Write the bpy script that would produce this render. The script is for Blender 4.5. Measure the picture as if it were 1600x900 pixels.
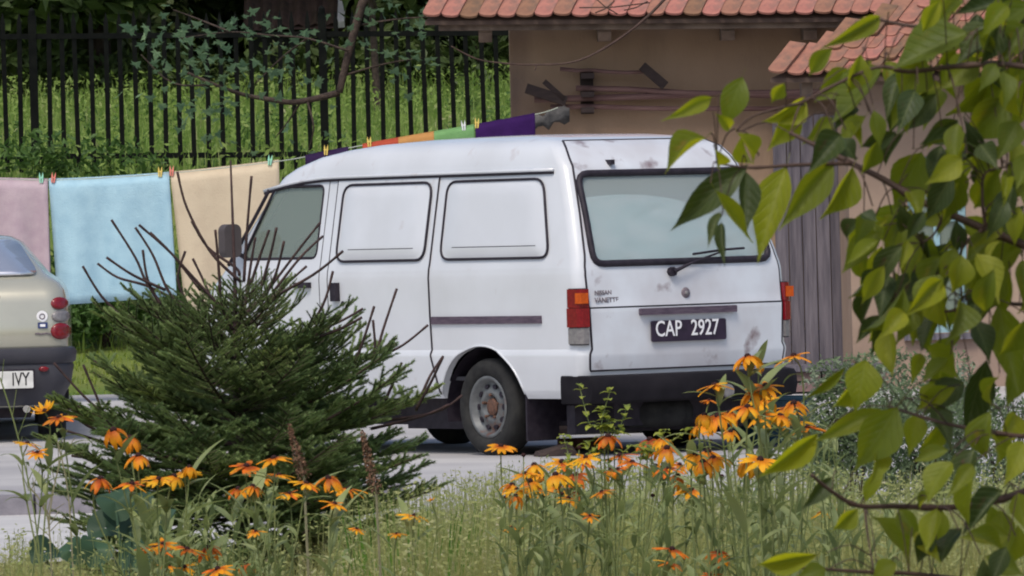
import bpy, bmesh, math, random
from mathutils import Vector, Matrix, noise as mnoise
R = random.Random(7)
rad = math.radians
sc = bpy.context.scene
for o in list(bpy.data.objects): bpy.data.objects.remove(o)

# ------------------------------------------------------------------ camera, sky, sun, exposure
FPX, HOR, ROLL, CAMH = 11700.0, 341.0, 0.027, 1.43
pit = math.atan((450 - HOR) / FPX)
c_d = Vector((0, math.cos(pit), -math.sin(pit)))
u0 = Vector((0, math.sin(pit), math.cos(pit))); r0 = Vector((1, 0, 0))
c_r = r0 * math.cos(ROLL) - u0 * math.sin(ROLL)
c_u = u0 * math.cos(ROLL) + r0 * math.sin(ROLL)
cam_d = bpy.data.cameras.new('camera'); cam = bpy.data.objects.new('camera', cam_d)
sc.collection.objects.link(cam)
cam_d.sensor_width = 36; cam_d.lens = FPX / 1600 * 36
cam_d.clip_start = 0.5; cam_d.clip_end = 2000
mw = Matrix((c_r, c_u, -c_d)).transposed().to_4x4(); mw.translation = (0, 0, CAMH)
cam.matrix_world = mw
cam_d.dof.use_dof = True; cam_d.dof.focus_distance = 44; cam_d.dof.aperture_fstop = 62
sc.camera = cam
SUN_EL, SUN_AZ = 56, 197       # azimuth clockwise from +Y; 238 = behind-left of the camera
w = bpy.data.worlds.new('World'); sc.world = w; w.use_nodes = True
nt = w.node_tree; bg = nt.nodes['Background']; sk = nt.nodes.new('ShaderNodeTexSky')
sk.sky_type = 'NISHITA'; sk.sun_disc = False; sk.sun_elevation = rad(SUN_EL); sk.sun_rotation = rad(SUN_AZ)
sk.air_density = 1.0; sk.dust_density = 3.0; sk.ozone_density = 1.0
nt.links.new(sk.outputs[0], bg.inputs[0]); bg.inputs[1].default_value = 0.11
sl = bpy.data.lights.new('sun', 'SUN'); sl.energy = 1.5; sl.angle = rad(20); sl.color = (1, .93, .82)
so = bpy.data.objects.new('sun', sl); sc.collection.objects.link(so)
sdir = Vector((math.sin(rad(SUN_AZ)) * math.cos(rad(SUN_EL)), math.cos(rad(SUN_AZ)) * math.cos(rad(SUN_EL)), math.sin(rad(SUN_EL))))
so.rotation_euler = (-sdir).to_track_quat('-Z', 'Y').to_euler(); so.location = (0, 20, 30)
sc.view_settings.view_transform = 'Standard'; sc.view_settings.look = 'None'
sc.view_settings.gamma = 1; sc.view_settings.use_curve_mapping = False
sc.view_settings.exposure = 0.40
sc.render.engine = 'CYCLES'; sc.cycles.pixel_filter_type = 'BLACKMAN_HARRIS'; sc.cycles.filter_width = 2.0

# ------------------------------------------------------------------ helpers
def P(px, py, Y):
    "world point at depth Y behind photograph pixel (1600x900)"
    d = c_d + c_r * ((px - 800) / FPX) + c_u * ((450 - py) / FPX)
    return Vector((0, 0, CAMH)) + d * (Y / d.y)
C = sc.collection
def link(o, parent=None):
    C.objects.link(o)
    if parent is not None: o.parent = parent
    return o
def tag(o, label, cat, group=None):
    o['label'] = label; o['category'] = cat
    if group: o['group'] = group
    return o
def empty(name, loc, label=None, cat=None, group=None, rz=0):
    o = bpy.data.objects.new(name, None); o.location = loc; o.rotation_euler = (0, 0, rz)
    o.empty_display_size = .1
    C.objects.link(o)
    if label: tag(o, label, cat, group)
    return o
def inst(name, mesh, parent, loc=(0, 0, 0), rot=None, scale=(1, 1, 1), matrix=None):
    o = bpy.data.objects.new(name, mesh)
    if matrix is not None: o.matrix_basis = matrix
    else:
        o.location = loc; o.scale = scale
        if rot: o.rotation_euler = rot
    return link(o, parent)
class MB:
    def __init__(s): s.v = []; s.f = []
    def add(s, vs, fs):
        b = len(s.v); s.v += [tuple(p) for p in vs]; s.f += [tuple(i + b for i in f) for f in fs]
    def box(s, a, b, M=None):
        (x0, y0, z0), (x1, y1, z1) = a, b
        vs = [Vector(p) for p in ((x0,y0,z0),(x1,y0,z0),(x1,y1,z0),(x0,y1,z0),(x0,y0,z1),(x1,y0,z1),(x1,y1,z1),(x0,y1,z1))]
        if M: vs = [M @ p for p in vs]
        s.add(vs, [(0,3,2,1),(4,5,6,7),(0,1,5,4),(1,2,6,5),(2,3,7,6),(3,0,4,7)])
    def tube(s, pts, rs, n=6, cap=True, closed=False):
        pts = [Vector(p) for p in pts]; k = len(pts)
        if not hasattr(rs, '__len__'): rs = [rs] * k
        vs = []; a = None
        for i, p in enumerate(pts):
            if closed: t = pts[(i + 1) % k] - pts[i - 1]
            else: t = pts[min(i + 1, k - 1)] - pts[max(i - 1, 0)]
            t = t.normalized() if t.length > 1e-9 else Vector((0, 0, 1))
            if a is None: a = t.orthogonal().normalized()
            else:
                a = a - t * a.dot(t)
                a = a.normalized() if a.length > 1e-6 else t.orthogonal().normalized()
            b = t.cross(a)
            for j in range(n):
                g = 2 * math.pi * j / n
                vs.append(p + (a * math.cos(g) + b * math.sin(g)) * rs[i])
        fs = []
        for i in range(k if closed else k - 1):
            for j in range(n):
                q = (i + 1) % k
                fs.append((i*n+j, i*n+(j+1)%n, q*n+(j+1)%n, q*n+j))
        if cap and not closed: fs += [tuple(range(n))[::-1], tuple((k-1)*n+j for j in range(n))]
        s.add(vs, fs)
    def grid(s, rows, closed=False):
        n = len(rows[0]); vs = [p for r in rows for p in r]; fs = []
        for i in range(len(rows) - 1):
            for j in range(n if closed else n - 1):
                fs.append((i*n+j, i*n+(j+1)%n, (i+1)*n+(j+1)%n, (i+1)*n+j))
        s.add(vs, fs)
    def lathe(s, prof, n=24, axis='Z', M=None):
        rows = []
        for (r, h) in prof:
            row = []
            for j in range(n):
                g = 2 * math.pi * j / n
                p = Vector((r*math.cos(g), r*math.sin(g), h)) if axis == 'Z' else Vector((r*math.cos(g), h, r*math.sin(g)))
                row.append(M @ p if M else p)
            rows.append(row)
        s.grid(rows, closed=True)
    def prism(s, poly, d0, d1, fn):
        "poly in 2D, fn(u,v,d)->3D"
        n = len(poly)
        s.add([fn(u, v, d0) for u, v in poly] + [fn(u, v, d1) for u, v in poly],
              [tuple(range(n))[::-1], tuple(range(n, 2*n))] + [(i, (i+1) % n, n+(i+1) % n, n+i) for i in range(n)])
    def mesh(s, name, mat=None, smooth=False):
        me = bpy.data.meshes.new(name); me.from_pydata(s.v, [], s.f); me.update()
        if mat: me.materials.append(mat)
        if smooth: me.shade_smooth()
        return me
    def build(s, name, mat, parent=None, smooth=False, fix=False, **kw):
        me = s.mesh(name, mat, smooth)
        if fix: fixn(me)
        return inst(name, me, parent, **kw)
def fixn(me):
    bm = bmesh.new(); bm.from_mesh(me); bmesh.ops.recalc_face_normals(bm, faces=bm.faces); bm.to_mesh(me); bm.free()
def autosmooth(me, ang=35):
    me.shade_smooth()
    bm = bmesh.new(); bm.from_mesh(me)
    for e in bm.edges:
        if len(e.link_faces) == 2 and e.calc_face_angle(0) > rad(ang): e.smooth = False
    bm.to_mesh(me); bm.free()
def lerp(tab, t):
    if t <= tab[0][0]: return tab[0][1]
    for (a, va), (b, vb) in zip(tab, tab[1:]):
        if t <= b: return va + (vb - va) * (t - a) / (b - a)
    return tab[-1][1]
def rrect(x0, y0, x1, y1, r, n=5):
    out = []
    for cx, cy, a in ((x1-r, y1-r, 0), (x0+r, y1-r, 90), (x0+r, y0+r, 180), (x1-r, y0+r, 270)):
        for i in range(n + 1):
            g = rad(a + 90 * i / n); out.append((cx + r*math.cos(g), cy + r*math.sin(g)))
    return out
def rquad(q, r, n=4):
    "rounded quadrilateral, corners in order"
    out = []; k = len(q)
    for i in range(k):
        p = Vector(q[i]); a = (Vector(q[i-1]) - p).normalized(); b = (Vector(q[(i+1) % k]) - p).normalized()
        A = p + a * r; B = p + b * r
        for j in range(n + 1):
            t = j / n; out.append(tuple(A*(1-t)**2 + p*2*t*(1-t) + B*t*t))
    return out
def dens(poly, m=4):
    out = []
    for i in range(len(poly)):
        a = Vector(poly[i]); b = Vector(poly[(i+1) % len(poly)])
        k = max(1, int((b - a).length / .08))
        for j in range(k): out.append(tuple(a.lerp(b, j / k)))
    return out
def spline(pts, k=6):
    pts = [Vector(p) for p in pts]; out = []
    for i in range(len(pts) - 1):
        p0 = pts[max(i-1, 0)]; p1 = pts[i]; p2 = pts[i+1]; p3 = pts[min(i+2, len(pts)-1)]
        for j in range(k):
            t = j / k
            out.append(.5*((2*p1) + (p2-p0)*t + (2*p0-5*p1+4*p2-p3)*t*t + (3*p1-p0-3*p2+p3)*t**3))
    return out + [pts[-1]]

# ------------------------------------------------------------------ materials
def mat(name, c1, c2=None, rough=.7, scale=8, bump=0, bscale=None, spec=.3, metal=0, detail=4, coords='Object', stretch=None, thr=(.35, .65), c3=None, c3scale=3, c3thr=(.6, .75), rnd=0):
    m = bpy.data.materials.new(name); m.use_nodes = True; n = m.node_tree; b = n.nodes['Principled BSDF']
    b.inputs['Roughness'].default_value = rough; b.inputs['Specular IOR Level'].default_value = spec; b.inputs['Metallic'].default_value = metal
    b.inputs['Base Color'].default_value = (*c1, 1)
    tc = n.nodes.new('ShaderNodeTexCoord'); mp = n.nodes.new('ShaderNodeMapping'); n.links.new(tc.outputs[coords], mp.inputs[0])
    if stretch: mp.inputs['Scale'].default_value = stretch
    def nz(s, d=detail):
        t = n.nodes.new('ShaderNodeTexNoise'); t.inputs['Scale'].default_value = s; t.inputs['Detail'].default_value = d; n.links.new(mp.outputs[0], t.inputs[0]); return t
    def mixc(fac, A, B):
        x = n.nodes.new('ShaderNodeMix'); x.data_type = 'RGBA'; n.links.new(fac, x.inputs['Factor'])
        for k, v in ((6, A), (7, B)):
            if isinstance(v, tuple): x.inputs[k].default_value = (*v, 1)
            else: n.links.new(v, x.inputs[k])
        return x.outputs[2]
    def ramp(src, a, bb):
        r = n.nodes.new('ShaderNodeMapRange'); r.inputs[1].default_value = a; r.inputs[2].default_value = bb; n.links.new(src, r.inputs[0]); return r.outputs[0]
    col = None
    if c2: col = mixc(ramp(nz(scale).outputs['Fac'], *thr), c1, c2)
    if c3: col = mixc(ramp(nz(c3scale, 6).outputs['Fac'], *c3thr), col if col else c1, c3)
    if rnd:
        oi = n.nodes.new('ShaderNodeObjectInfo'); hv = n.nodes.new('ShaderNodeHueSaturation')
        r1 = n.nodes.new('ShaderNodeMapRange'); r1.inputs[3].default_value = 1 - rnd; r1.inputs[4].default_value = 1 + rnd
        n.links.new(oi.outputs['Random'], r1.inputs[0]); n.links.new(r1.outputs[0], hv.inputs['Value'])
        r2 = n.nodes.new('ShaderNodeMapRange'); r2.inputs[3].default_value = .5 + rnd*.06; r2.inputs[4].default_value = .5 - rnd*.06
        n.links.new(oi.outputs['Random'], r2.inputs[0]); n.links.new(r2.outputs[0], hv.inputs['Hue'])
        if col: n.links.new(col, hv.inputs['Color'])
        else: hv.inputs['Color'].default_value = (*c1, 1)
        col = hv.outputs[0]
    if col: n.links.new(col, b.inputs['Base Color'])
    if bump:
        bp = n.nodes.new('ShaderNodeBump'); bp.inputs['Strength'].default_value = bump; bp.inputs['Distance'].default_value = .02
        n.links.new(nz(bscale or scale*3).outputs['Fac'], bp.inputs['Height']); n.links.new(bp.outputs[0], b.inputs['Normal'])
    m['col'] = 1
    return m
def leafmat(name, c1, c2=None, trans=.35, tcol=None, scale=30, rough=.55, rnd=.25, c3=None, c3thr=(.6, .72), spec=.3, coords='Object'):
    m = mat(name, c1, c2, rough=rough, scale=scale, rnd=rnd, c3=c3, c3scale=scale*.6, c3thr=c3thr, spec=spec, coords=coords)
    n = m.node_tree; b = n.nodes['Principled BSDF']; out = n.nodes['Material Output']
    tr = n.nodes.new('ShaderNodeBsdfTranslucent'); mx = n.nodes.new('ShaderNodeMixShader'); mx.inputs[0].default_value = trans
    tr.inputs[0].default_value = (*(tcol or tuple(min(1, x*1.6) for x in c1)), 1)
    n.links.new(b.outputs[0], mx.inputs[1]); n.links.new(tr.outputs[0], mx.inputs[2]); n.links.new(mx.outputs[0], out.inputs[0])
    return m
def veins(m, strength=.22):
    n = m.node_tree; b = n.nodes['Principled BSDF']; tc = n.nodes.new('ShaderNodeTexCoord'); sx = n.nodes.new('ShaderNodeSeparateXYZ'); n.links.new(tc.outputs['Object'], sx.inputs[0])
    def mt(op, a, b_=None):
        q = n.nodes.new('ShaderNodeMath'); q.operation = op
        for i, v in enumerate((a, b_)):
            if v is None: continue
            if isinstance(v, (int, float)): q.inputs[i].default_value = v
            else: n.links.new(v, q.inputs[i])
        return q.outputs[0]
    ax = mt('ABSOLUTE', sx.outputs[0]); ph = mt('MULTIPLY', mt('SUBTRACT', sx.outputs[1], mt('MULTIPLY', ax, .75)), 44.0)
    lat = mt('POWER', mt('MAXIMUM', mt('SINE', ph), 0.0), 10.0); mid = mt('LESS_THAN', ax, .022); v = mt('MAXIMUM', mt('MULTIPLY', lat, .7), mid)
    old = b.inputs['Base Color'].links[0].from_socket; mx = n.nodes.new('ShaderNodeMix'); mx.data_type = 'RGBA'; n.links.new(mt('MULTIPLY', v, strength), mx.inputs['Factor']); n.links.new(old, mx.inputs[6]); mx.inputs[7].default_value = (.34, .38, .14, 1); n.links.new(mx.outputs[2], b.inputs['Base Color'])
    bp = n.nodes.new('ShaderNodeBump'); bp.inputs['Strength'].default_value = .5; bp.inputs['Distance'].default_value = .004; bp.invert = True; n.links.new(v, bp.inputs['Height']); n.links.new(bp.outputs[0], b.inputs['Normal'])
    return m
def glassmat(name, tint, rough=.03, ior=1.5, sheen_mix=0, sheen_col=(.5, .5, .5)):
    m = bpy.data.materials.new(name); m.use_nodes = True; n = m.node_tree; out = n.nodes['Material Output']
    n.nodes.remove(n.nodes['Principled BSDF'])
    t = n.nodes.new('ShaderNodeBsdfTransparent'); t.inputs[0].default_value = (*tint, 1)
    g = n.nodes.new('ShaderNodeBsdfGlossy'); g.inputs['Roughness'].default_value = rough
    fr = n.nodes.new('ShaderNodeFresnel'); fr.inputs[0].default_value = ior
    mx = n.nodes.new('ShaderNodeMixShader'); n.links.new(fr.outputs[0], mx.inputs[0]); n.links.new(t.outputs[0], mx.inputs[1]); n.links.new(g.outputs[0], mx.inputs[2])
    if sheen_mix:  # flat diffuse share paints a pale reflection into the glass
        df = n.nodes.new('ShaderNodeBsdfDiffuse'); df.inputs[0].default_value = (*sheen_col, 1); m2 = n.nodes.new('ShaderNodeMixShader'); m2.inputs[0].default_value = sheen_mix
        n.links.new(mx.outputs[0], m2.inputs[1]); n.links.new(df.outputs[0], m2.inputs[2]); mx = m2
    n.links.new(mx.outputs[0], out.inputs[0]); return m
m_paint = mat('van_white_paint', (.655, .68, .725), (.60, .62, .655), rough=.22, scale=2.2, spec=.5, c3=(.50, .46, .47), c3scale=5, c3thr=(.66, .80))
m_gate = mat('van_tailgate_paint', (.655, .69, .745), (.54, .54, .575), rough=.4, scale=2.6, spec=.45, c3=(.20, .14, .15), c3scale=5.5, c3thr=(.60, .74))
m_rubber = mat('black_rubber', (.016, .012, .02), (.03, .024, .034), rough=.6, scale=20)
m_trim = mat('dark_plastic', (.009, .008, .011), (.018, .016, .020), rough=.8, scale=6, spec=.15)
m_strip = mat('rub_strip', (.12, .09, .12), (.07, .05, .075), rough=.6, scale=14, stretch=(1, 1, 6))
m_tyre = mat('tyre', (.016, .016, .017), (.032, .032, .031), rough=.85, scale=12, bump=.2)
m_rim = mat('steel_rim', (.17, .18, .185), (.11, .115, .12), rough=.5, scale=14, metal=.3, c3=(.14, .07, .05), c3scale=9, c3thr=(.6, .7))
m_hub = mat('rusty_hub', (.16, .08, .055), (.08, .05, .04), rough=.85, scale=40)
m_glass = glassmat('window_glass', (.88, .94, .90), ior=1.9, sheen_mix=.32, sheen_col=(.48, .58, .50))  # grey green diffuse share painted in for reflected sky
m_glass2 = glassmat('rear_glass', (.95, .98, .97), .08, ior=1.5, sheen_mix=.32, sheen_col=(.72, .83, .82))  # pale teal diffuse share painted in to brighten the rear window
m_sheet = mat('pale_plastic_sheet', (.93, .97, .96), (.62, .80, .81), rough=.5, scale=5, stretch=(1, 1, 2.2), thr=(.38, .62))  # teal streaks paint the shading of the crumples into the colour
m_cabin = mat('cabin_lining', (.10, .10, .115), (.06, .06, .07), rough=.9, scale=6)
m_red = mat('red_lens', (.22, .008, .014), (.16, .005, .012), rough=.15, scale=60, spec=.6)
m_amber = mat('amber_lens', (.62, .10, .01), (.50, .075, .01), rough=.15, scale=60, spec=.6)
m_clear = mat('clear_lens', (.23, .22, .22), (.17, .16, .17), rough=.2, scale=50, spec=.6)
m_plate = mat('black_plate', (.022, .014, .03), (.035, .022, .045), rough=.4, scale=20)
m_white = mat('white_letter', (.82, .82, .84), rough=.5)
m_badge = mat('badge_letter', (.22, .18, .20), (.12, .1, .12), rough=.4, scale=50)
m_wplate = mat('white_plate', (.72, .72, .70), (.6, .6, .58), rough=.5, scale=20)
m_black = mat('black_letter', (.02, .02, .022), rough=.5)
m_chrome = mat('chrome', (.7, .7, .72), rough=.15, metal=1)
m_carp = mat('car_beige_paint', (.47, .46, .375), (.43, .42, .345), rough=.22, scale=3, metal=.35, spec=.6)
m_carb = mat('car_bumper', (.045, .045, .058), (.06, .06, .072), rough=.5, scale=5)
m_conc = mat('concrete', (.47, .46, .455), (.39, .38, .385), rough=.9, scale=1.1, bump=.25, bscale=40, c3=(.31, .30, .315), c3scale=.45, c3thr=(.48, .75))
m_van_shade = mat('van_shade_patch', (.05, .047, .048), (.11, .105, .105), rough=.75, scale=5)  # shade below the van rear, painted as a dark tone
m_kerb = mat('kerb_stone', (.27, .255, .285), (.20, .19, .215), rough=.9, scale=9, bump=.3)
m_pave = mat('pale_pavement', (.54, .53, .52), (.46, .45, .45), rough=.9, scale=2.5, bump=.2, bscale=30)
m_soil = mat('soil', (.09, .075, .05), (.14, .13, .07), rough=1, scale=4, bump=.4, bscale=12)
m_field = mat('field', (.10, .16, .03), (.17, .20, .05), rough=1, scale=.8, bump=.5, bscale=6, c3=(.06, .10, .025), c3scale=2.5)
m_wall = mat('plaster', (.36, .25, .17), (.31, .21, .14), rough=.95, scale=1.6, bump=.25, bscale=60, c3=(.19, .13, .10), c3scale=2.2, c3thr=(.5, .75), stretch=(1, 1, .35))
m_wall2 = mat('pale_plaster', (.37, .275, .21), (.32, .23, .175), rough=.95, scale=2, bump=.2, bscale=60, c3=(.26, .185, .16), c3scale=1.4, c3thr=(.55, .8))
m_tile = mat('clay_tile', (.34, .165, .112), (.27, .125, .09), rough=.85, scale=14, bump=.15, c3=(.17, .115, .09), c3scale=7, c3thr=(.48, .68), rnd=.3)
m_oldtile = mat('old_pantile', (.13, .085, .065), (.08, .055, .05), rough=.9, scale=10, rnd=.2)
m_wood = mat('weathered_wood', (.165, .15, .175), (.09, .083, .103), rough=.9, scale=5, stretch=(7, 7, .5), bump=.35, bscale=9, rnd=.18)
m_rafter = mat('rafter_wood', (.20, .145, .11), (.10, .07, .055), rough=.9, scale=8)
m_dwood = mat('dark_wood', (.06, .042, .038), (.035, .026, .026), rough=.9, scale=10, stretch=(1, 4, 4))
m_pole = mat('pole_wood', (.22, .13, .115), (.13, .07, .065), rough=.85, scale=5, stretch=(.5, 6, 6))
m_greywood = mat('grey_wood', (.13, .125, .125), (.05, .05, .052), rough=.95, scale=9, bump=.5)
m_mirror = mat('mirror_shell', (.085, .072, .075), (.07, .06, .062), rough=.6, scale=8)
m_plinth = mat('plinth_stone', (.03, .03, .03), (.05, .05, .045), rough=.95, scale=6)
m_bluef = mat('blue_window_paint', (.32, .50, .56), (.26, .43, .50), rough=.6, scale=10)
m_curtain = mat('net_curtain', (.55, .56, .58), (.42, .43, .46), rough=.9, scale=6, stretch=(6, 6, .4))
m_fence = mat('black_iron', (.005, .006, .006), (.009, .010, .009), rough=.9, scale=12, spec=.08)
m_blue = mat('blue_plastic', (.012, .045, .075), (.02, .06, .09), rough=.4, scale=6)
m_brick = mat('terracotta', (.22, .10, .07), (.15, .075, .06), rough=.9, scale=12)
m_bark = mat('bark', (.045, .032, .028), (.085, .062, .05), rough=.95, scale=30, bump=.5)
m_twig = mat('spruce_twig', (.075, .045, .042), (.04, .026, .028), rough=.9, scale=30)
m_shootn = mat('shoot_needle', (.12, .125, .07), (.07, .065, .045), rough=.8, scale=20)
m_redtwig = mat('smooth_twig', (.05, .028, .022), (.085, .05, .038), rough=.6, scale=20)
m_needle = leafmat('spruce_needle', (.20, .27, .10), (.14, .21, .075), trans=.36, scale=5, rnd=.3, c3=(.20, .26, .06), c3thr=(.55, .7))
m_blade = [leafmat('grass_blade_a', (.36, .33, .095), (.25, .27, .065), trans=.4, scale=4, rnd=0, c3=(.50, .41, .21), c3thr=(.55, .68)),
           leafmat('grass_blade_b', (.42, .40, .17), (.30, .32, .10), trans=.4, scale=3, rnd=0, c3=(.58, .50, .31), c3thr=(.55, .7))]
m_weed = leafmat('weed_leaf', (.37, .38, .16), (.24, .29, .085), trans=.4, scale=2.2, rnd=0, c3=(.62, .56, .40), c3thr=(.58, .7))
m_tuft = leafmat('green_blade', (.12, .26, .035), (.085, .19, .03), trans=.4, scale=8, rnd=.2)
m_stem = leafmat('flower_stem', (.15, .19, .06), (.20, .23, .09), trans=.1, scale=30, rnd=.2)
m_fleaf = leafmat('flower_leaf', (.20, .25, .085), (.28, .32, .15), trans=.3, scale=20, rnd=.25)
m_petal = leafmat('orange_petal', (.90, .40, .012), (.84, .29, .01), trans=.35, tcol=(.9, .35, .01), scale=60, rnd=.12)
m_petal2 = leafmat('yellow_petal', (.92, .50, .02), (.88, .39, .012), trans=.35, tcol=(.95, .45, .01), scale=60, rnd=.1)
m_petal3 = leafmat('rusty_petal', (.76, .24, .012), (.52, .11, .01), trans=.3, tcol=(.7, .16, .01), scale=60, rnd=.2)
def petal_base(m, red):
    n = m.node_tree; b = n.nodes['Principled BSDF']; tc = n.nodes.new('ShaderNodeTexCoord'); sx = n.nodes.new('ShaderNodeSeparateXYZ'); n.links.new(tc.outputs['Object'], sx.inputs[0])
    nz = n.nodes.new('ShaderNodeTexNoise'); nz.inputs['Scale'].default_value = 120; n.links.new(tc.outputs['Object'], nz.inputs[0])
    ad = n.nodes.new('ShaderNodeMath'); ad.operation = 'MULTIPLY_ADD'; n.links.new(nz.outputs['Fac'], ad.inputs[0]); ad.inputs[1].default_value = .02; n.links.new(sx.outputs[0], ad.inputs[2])
    r = n.nodes.new('ShaderNodeMapRange'); r.inputs[1].default_value = .022; r.inputs[2].default_value = .042; n.links.new(ad.outputs[0], r.inputs[0])
    mx = n.nodes.new('ShaderNodeMix'); mx.data_type = 'RGBA'; old = b.inputs['Base Color'].links[0].from_socket
    n.links.new(r.outputs[0], mx.inputs['Factor']); mx.inputs[6].default_value = (*red, 1); n.links.new(old, mx.inputs[7]); n.links.new(mx.outputs[2], b.inputs['Base Color'])
petal_base(m_petal, (.42, .07, .008)); petal_base(m_petal2, (.62, .18, .01)); petal_base(m_petal3, (.22, .035, .01))
m_cone = mat('flower_cone', (.022, .008, .009), (.045, .016, .013), rough=.9, scale=300)
m_leafA = leafmat('broad_leaf', (.13, .165, .018), (.09, .125, .016), trans=.48, tcol=(.46, .48, .012), scale=3.5, rnd=.3, c3=(.22, .14, .03), c3thr=(.62, .72), spec=.4)
m_leafB = leafmat('lit_broad_leaf', (.24, .265, .02), (.18, .215, .018), trans=.5, tcol=(.60, .60, .015), scale=3.5, rnd=.25, c3=(.30, .18, .03), c3thr=(.68, .74), spec=.4)  # brighter copy of the leaf, its lit look put into the colour
m_leafC = leafmat('shaded_broad_leaf', (.045, .068, .018), (.035, .055, .015), trans=.25, tcol=(.13, .17, .012), scale=3.5, rnd=.3, c3=(.09, .04, .03), c3thr=(.64, .74), spec=.4)  # darker copy of the leaf, its shade put into the colour
for q_ in (m_leafA, m_leafB, m_leafC): veins(q_)
m_maple = leafmat('lobed_leaf', (.16, .25, .14), (.11, .19, .09), trans=.3, scale=6, rnd=.35)
m_shrub = leafmat('yellow_green_leaf', (.30, .34, .06), (.22, .28, .05), trans=.35, scale=20, rnd=.3)
m_bush = leafmat('silvery_leaf', (.15, .20, .105), (.08, .125, .055), trans=.2, scale=5, rnd=.1, c3=(.36, .40, .33), c3thr=(.55, .68))
m_hedge = leafmat('hedge_leaf', (.055, .115, .028), (.085, .16, .035), trans=.25, scale=3, rnd=.1, c3=(.14, .21, .05), c3thr=(.58, .7))
m_mead = leafmat('meadow_blade', (.19, .29, .06), (.27, .35, .095), trans=.4, scale=1.8, rnd=0, c3=(.38, .37, .19), c3thr=(.58, .7))
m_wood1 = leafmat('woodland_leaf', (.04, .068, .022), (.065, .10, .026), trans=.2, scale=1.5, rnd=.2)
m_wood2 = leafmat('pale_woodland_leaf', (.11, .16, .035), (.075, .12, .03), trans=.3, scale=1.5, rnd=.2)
m_burdock = leafmat('burdock_leaf', (.035, .075, .04), (.05, .095, .05), trans=.15, scale=7, rnd=.25)
m_seed = mat('dry_seed', (.24, .14, .085), (.16, .09, .06), rough=1, scale=60)
m_dry = mat('dry_stalk', (.26, .24, .15), (.20, .19, .11), rough=1, scale=30)
for q_, cw_ in ((m_paint, .45), (m_gate, .25), (m_carp, .6)):
    q_.node_tree.nodes['Principled BSDF'].inputs['Coat Weight'].default_value = cw_; q_.node_tree.nodes['Principled BSDF'].inputs['Coat Roughness'].default_value = .07
def cloth(name, c, c2): return mat(name, c, c2, rough=1, scale=9, bump=.25, bscale=90, spec=.1)
m_pink = cloth('mauve_terry', (.50, .40, .44), (.44, .34, .39)); m_bluet = cloth('blue_terry', (.40, .60, .70), (.34, .53, .64))
m_beige = cloth('beige_cotton', (.62, .52, .38), (.58, .48, .35)); m_navy = cloth('navy_cloth', (.025, .012, .05), (.035, .02, .06))
m_purple = cloth('purple_cloth', (.045, .015, .10), (.035, .012, .08))
m_rag = cloth('grey_rag', (.26, .26, .25), (.14, .14, .14))
m_cr = cloth('red_band', (.44, .085, .05), (.38, .07, .04)); m_co = cloth('orange_band', (.52, .27, .095), (.46, .23, .08)); m_cg = cloth('green_band', (.19, .37, .15), (.15, .31, .12))
m_pins = [mat('green_pin', (.35, .75, .55), rough=.4), mat('red_pin', (.8, .25, .2), rough=.4), mat('yellow_pin', (.8, .6, .15), rough=.4), mat('white_pin', (.75, .78, .8), rough=.4)]
m_rope = mat('line_rope', (.38, .42, .36), rough=.8)
# ------------------------------------------------------------------ setting: ground, driveway, pavement
def hY(Y): return lerp([(54, -.13), (58, .12), (61, .50), (64, 1.0), (67, 1.85), (69, 1.88), (86, 2.86), (130, 2.9), (200, 2.9)], Y)
def struct(o): o['kind'] = 'structure'; return o
def ground_h(x, y):
    b = hY(y)
    if y > 58.5: b += .10 * mnoise.noise(Vector((x*.3, y*.3, 0)))
    return b
xs = [-400, -120, -40, -20, -12] + [-10 + i for i in range(21)] + [12, 20, 40, 120, 400]
ys = [-60, 0, 10, 20, 30, 40, 50, 54, 56, 58, 59, 60, 61, 62, 63, 64, 65, 66, 67, 68, 69, 70, 73, 76, 80, 85, 90, 100, 115, 130, 160, 200, 300, 600, 1200]
mb = MB(); mb.grid([[(x, y, ground_h(x, y)) for x in xs] for y in ys])
g = mb.build('ground', m_field, smooth=True); struct(g)
mb = MB(); mb.grid([[(x, y, -.118 + .02*mnoise.noise(Vector((x*.8, y*.8, 3)))) for x in [-14 + 2*i for i in range(15)]] for y in [4, 10, 16, 20, 24, 26, 28, 30, 32, 33.5, 34.6]])
struct(mb.build('garden_bed', m_soil, smooth=True))
mb = MB(); mb.grid([[(x, y, -.10) for x in (-16, 0, 16)] for y in (34.6, 37, 40.42)])
struct(mb.build('pavement', m_pave))
mb = MB(); mb.grid([[(x, y, z) for x in (-16, -8, -4, 0, 4, 8, 16)] for y, z in ((40.55, 0), (45, 0), (50, 0), (54, .07), (58, .15))])
mb.box((-16, 40.55, -.3), (-.59, 40.56, -.004))
mb.grid([[(x, y, z) for x in (-.59, 4, 16)] for y, z in ((36.8, -.096), (38.6, -.05), (40.551, .0))])
drive = struct(mb.build('driveway', m_conc))
sv = MB(); sp_ = []  # dark sheet on the concrete, painted shade under the van
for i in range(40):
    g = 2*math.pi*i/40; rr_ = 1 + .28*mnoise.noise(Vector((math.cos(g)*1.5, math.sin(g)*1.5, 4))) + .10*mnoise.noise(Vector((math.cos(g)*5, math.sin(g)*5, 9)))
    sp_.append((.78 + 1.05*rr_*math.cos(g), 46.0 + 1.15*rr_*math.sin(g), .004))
sv.add(sp_, [tuple(range(40))]); sv.build('van_shade_patch', m_van_shade, drive)
k = MB(); k.box((0, 0, -.3), (.985, .13, .012)); kme = k.mesh('kerb_stone', m_kerb)
for i in range(9): inst('kerb_stone', kme, drive, loc=(-9.6 + i, 40.42, R.uniform(-.004, .004)))

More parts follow.
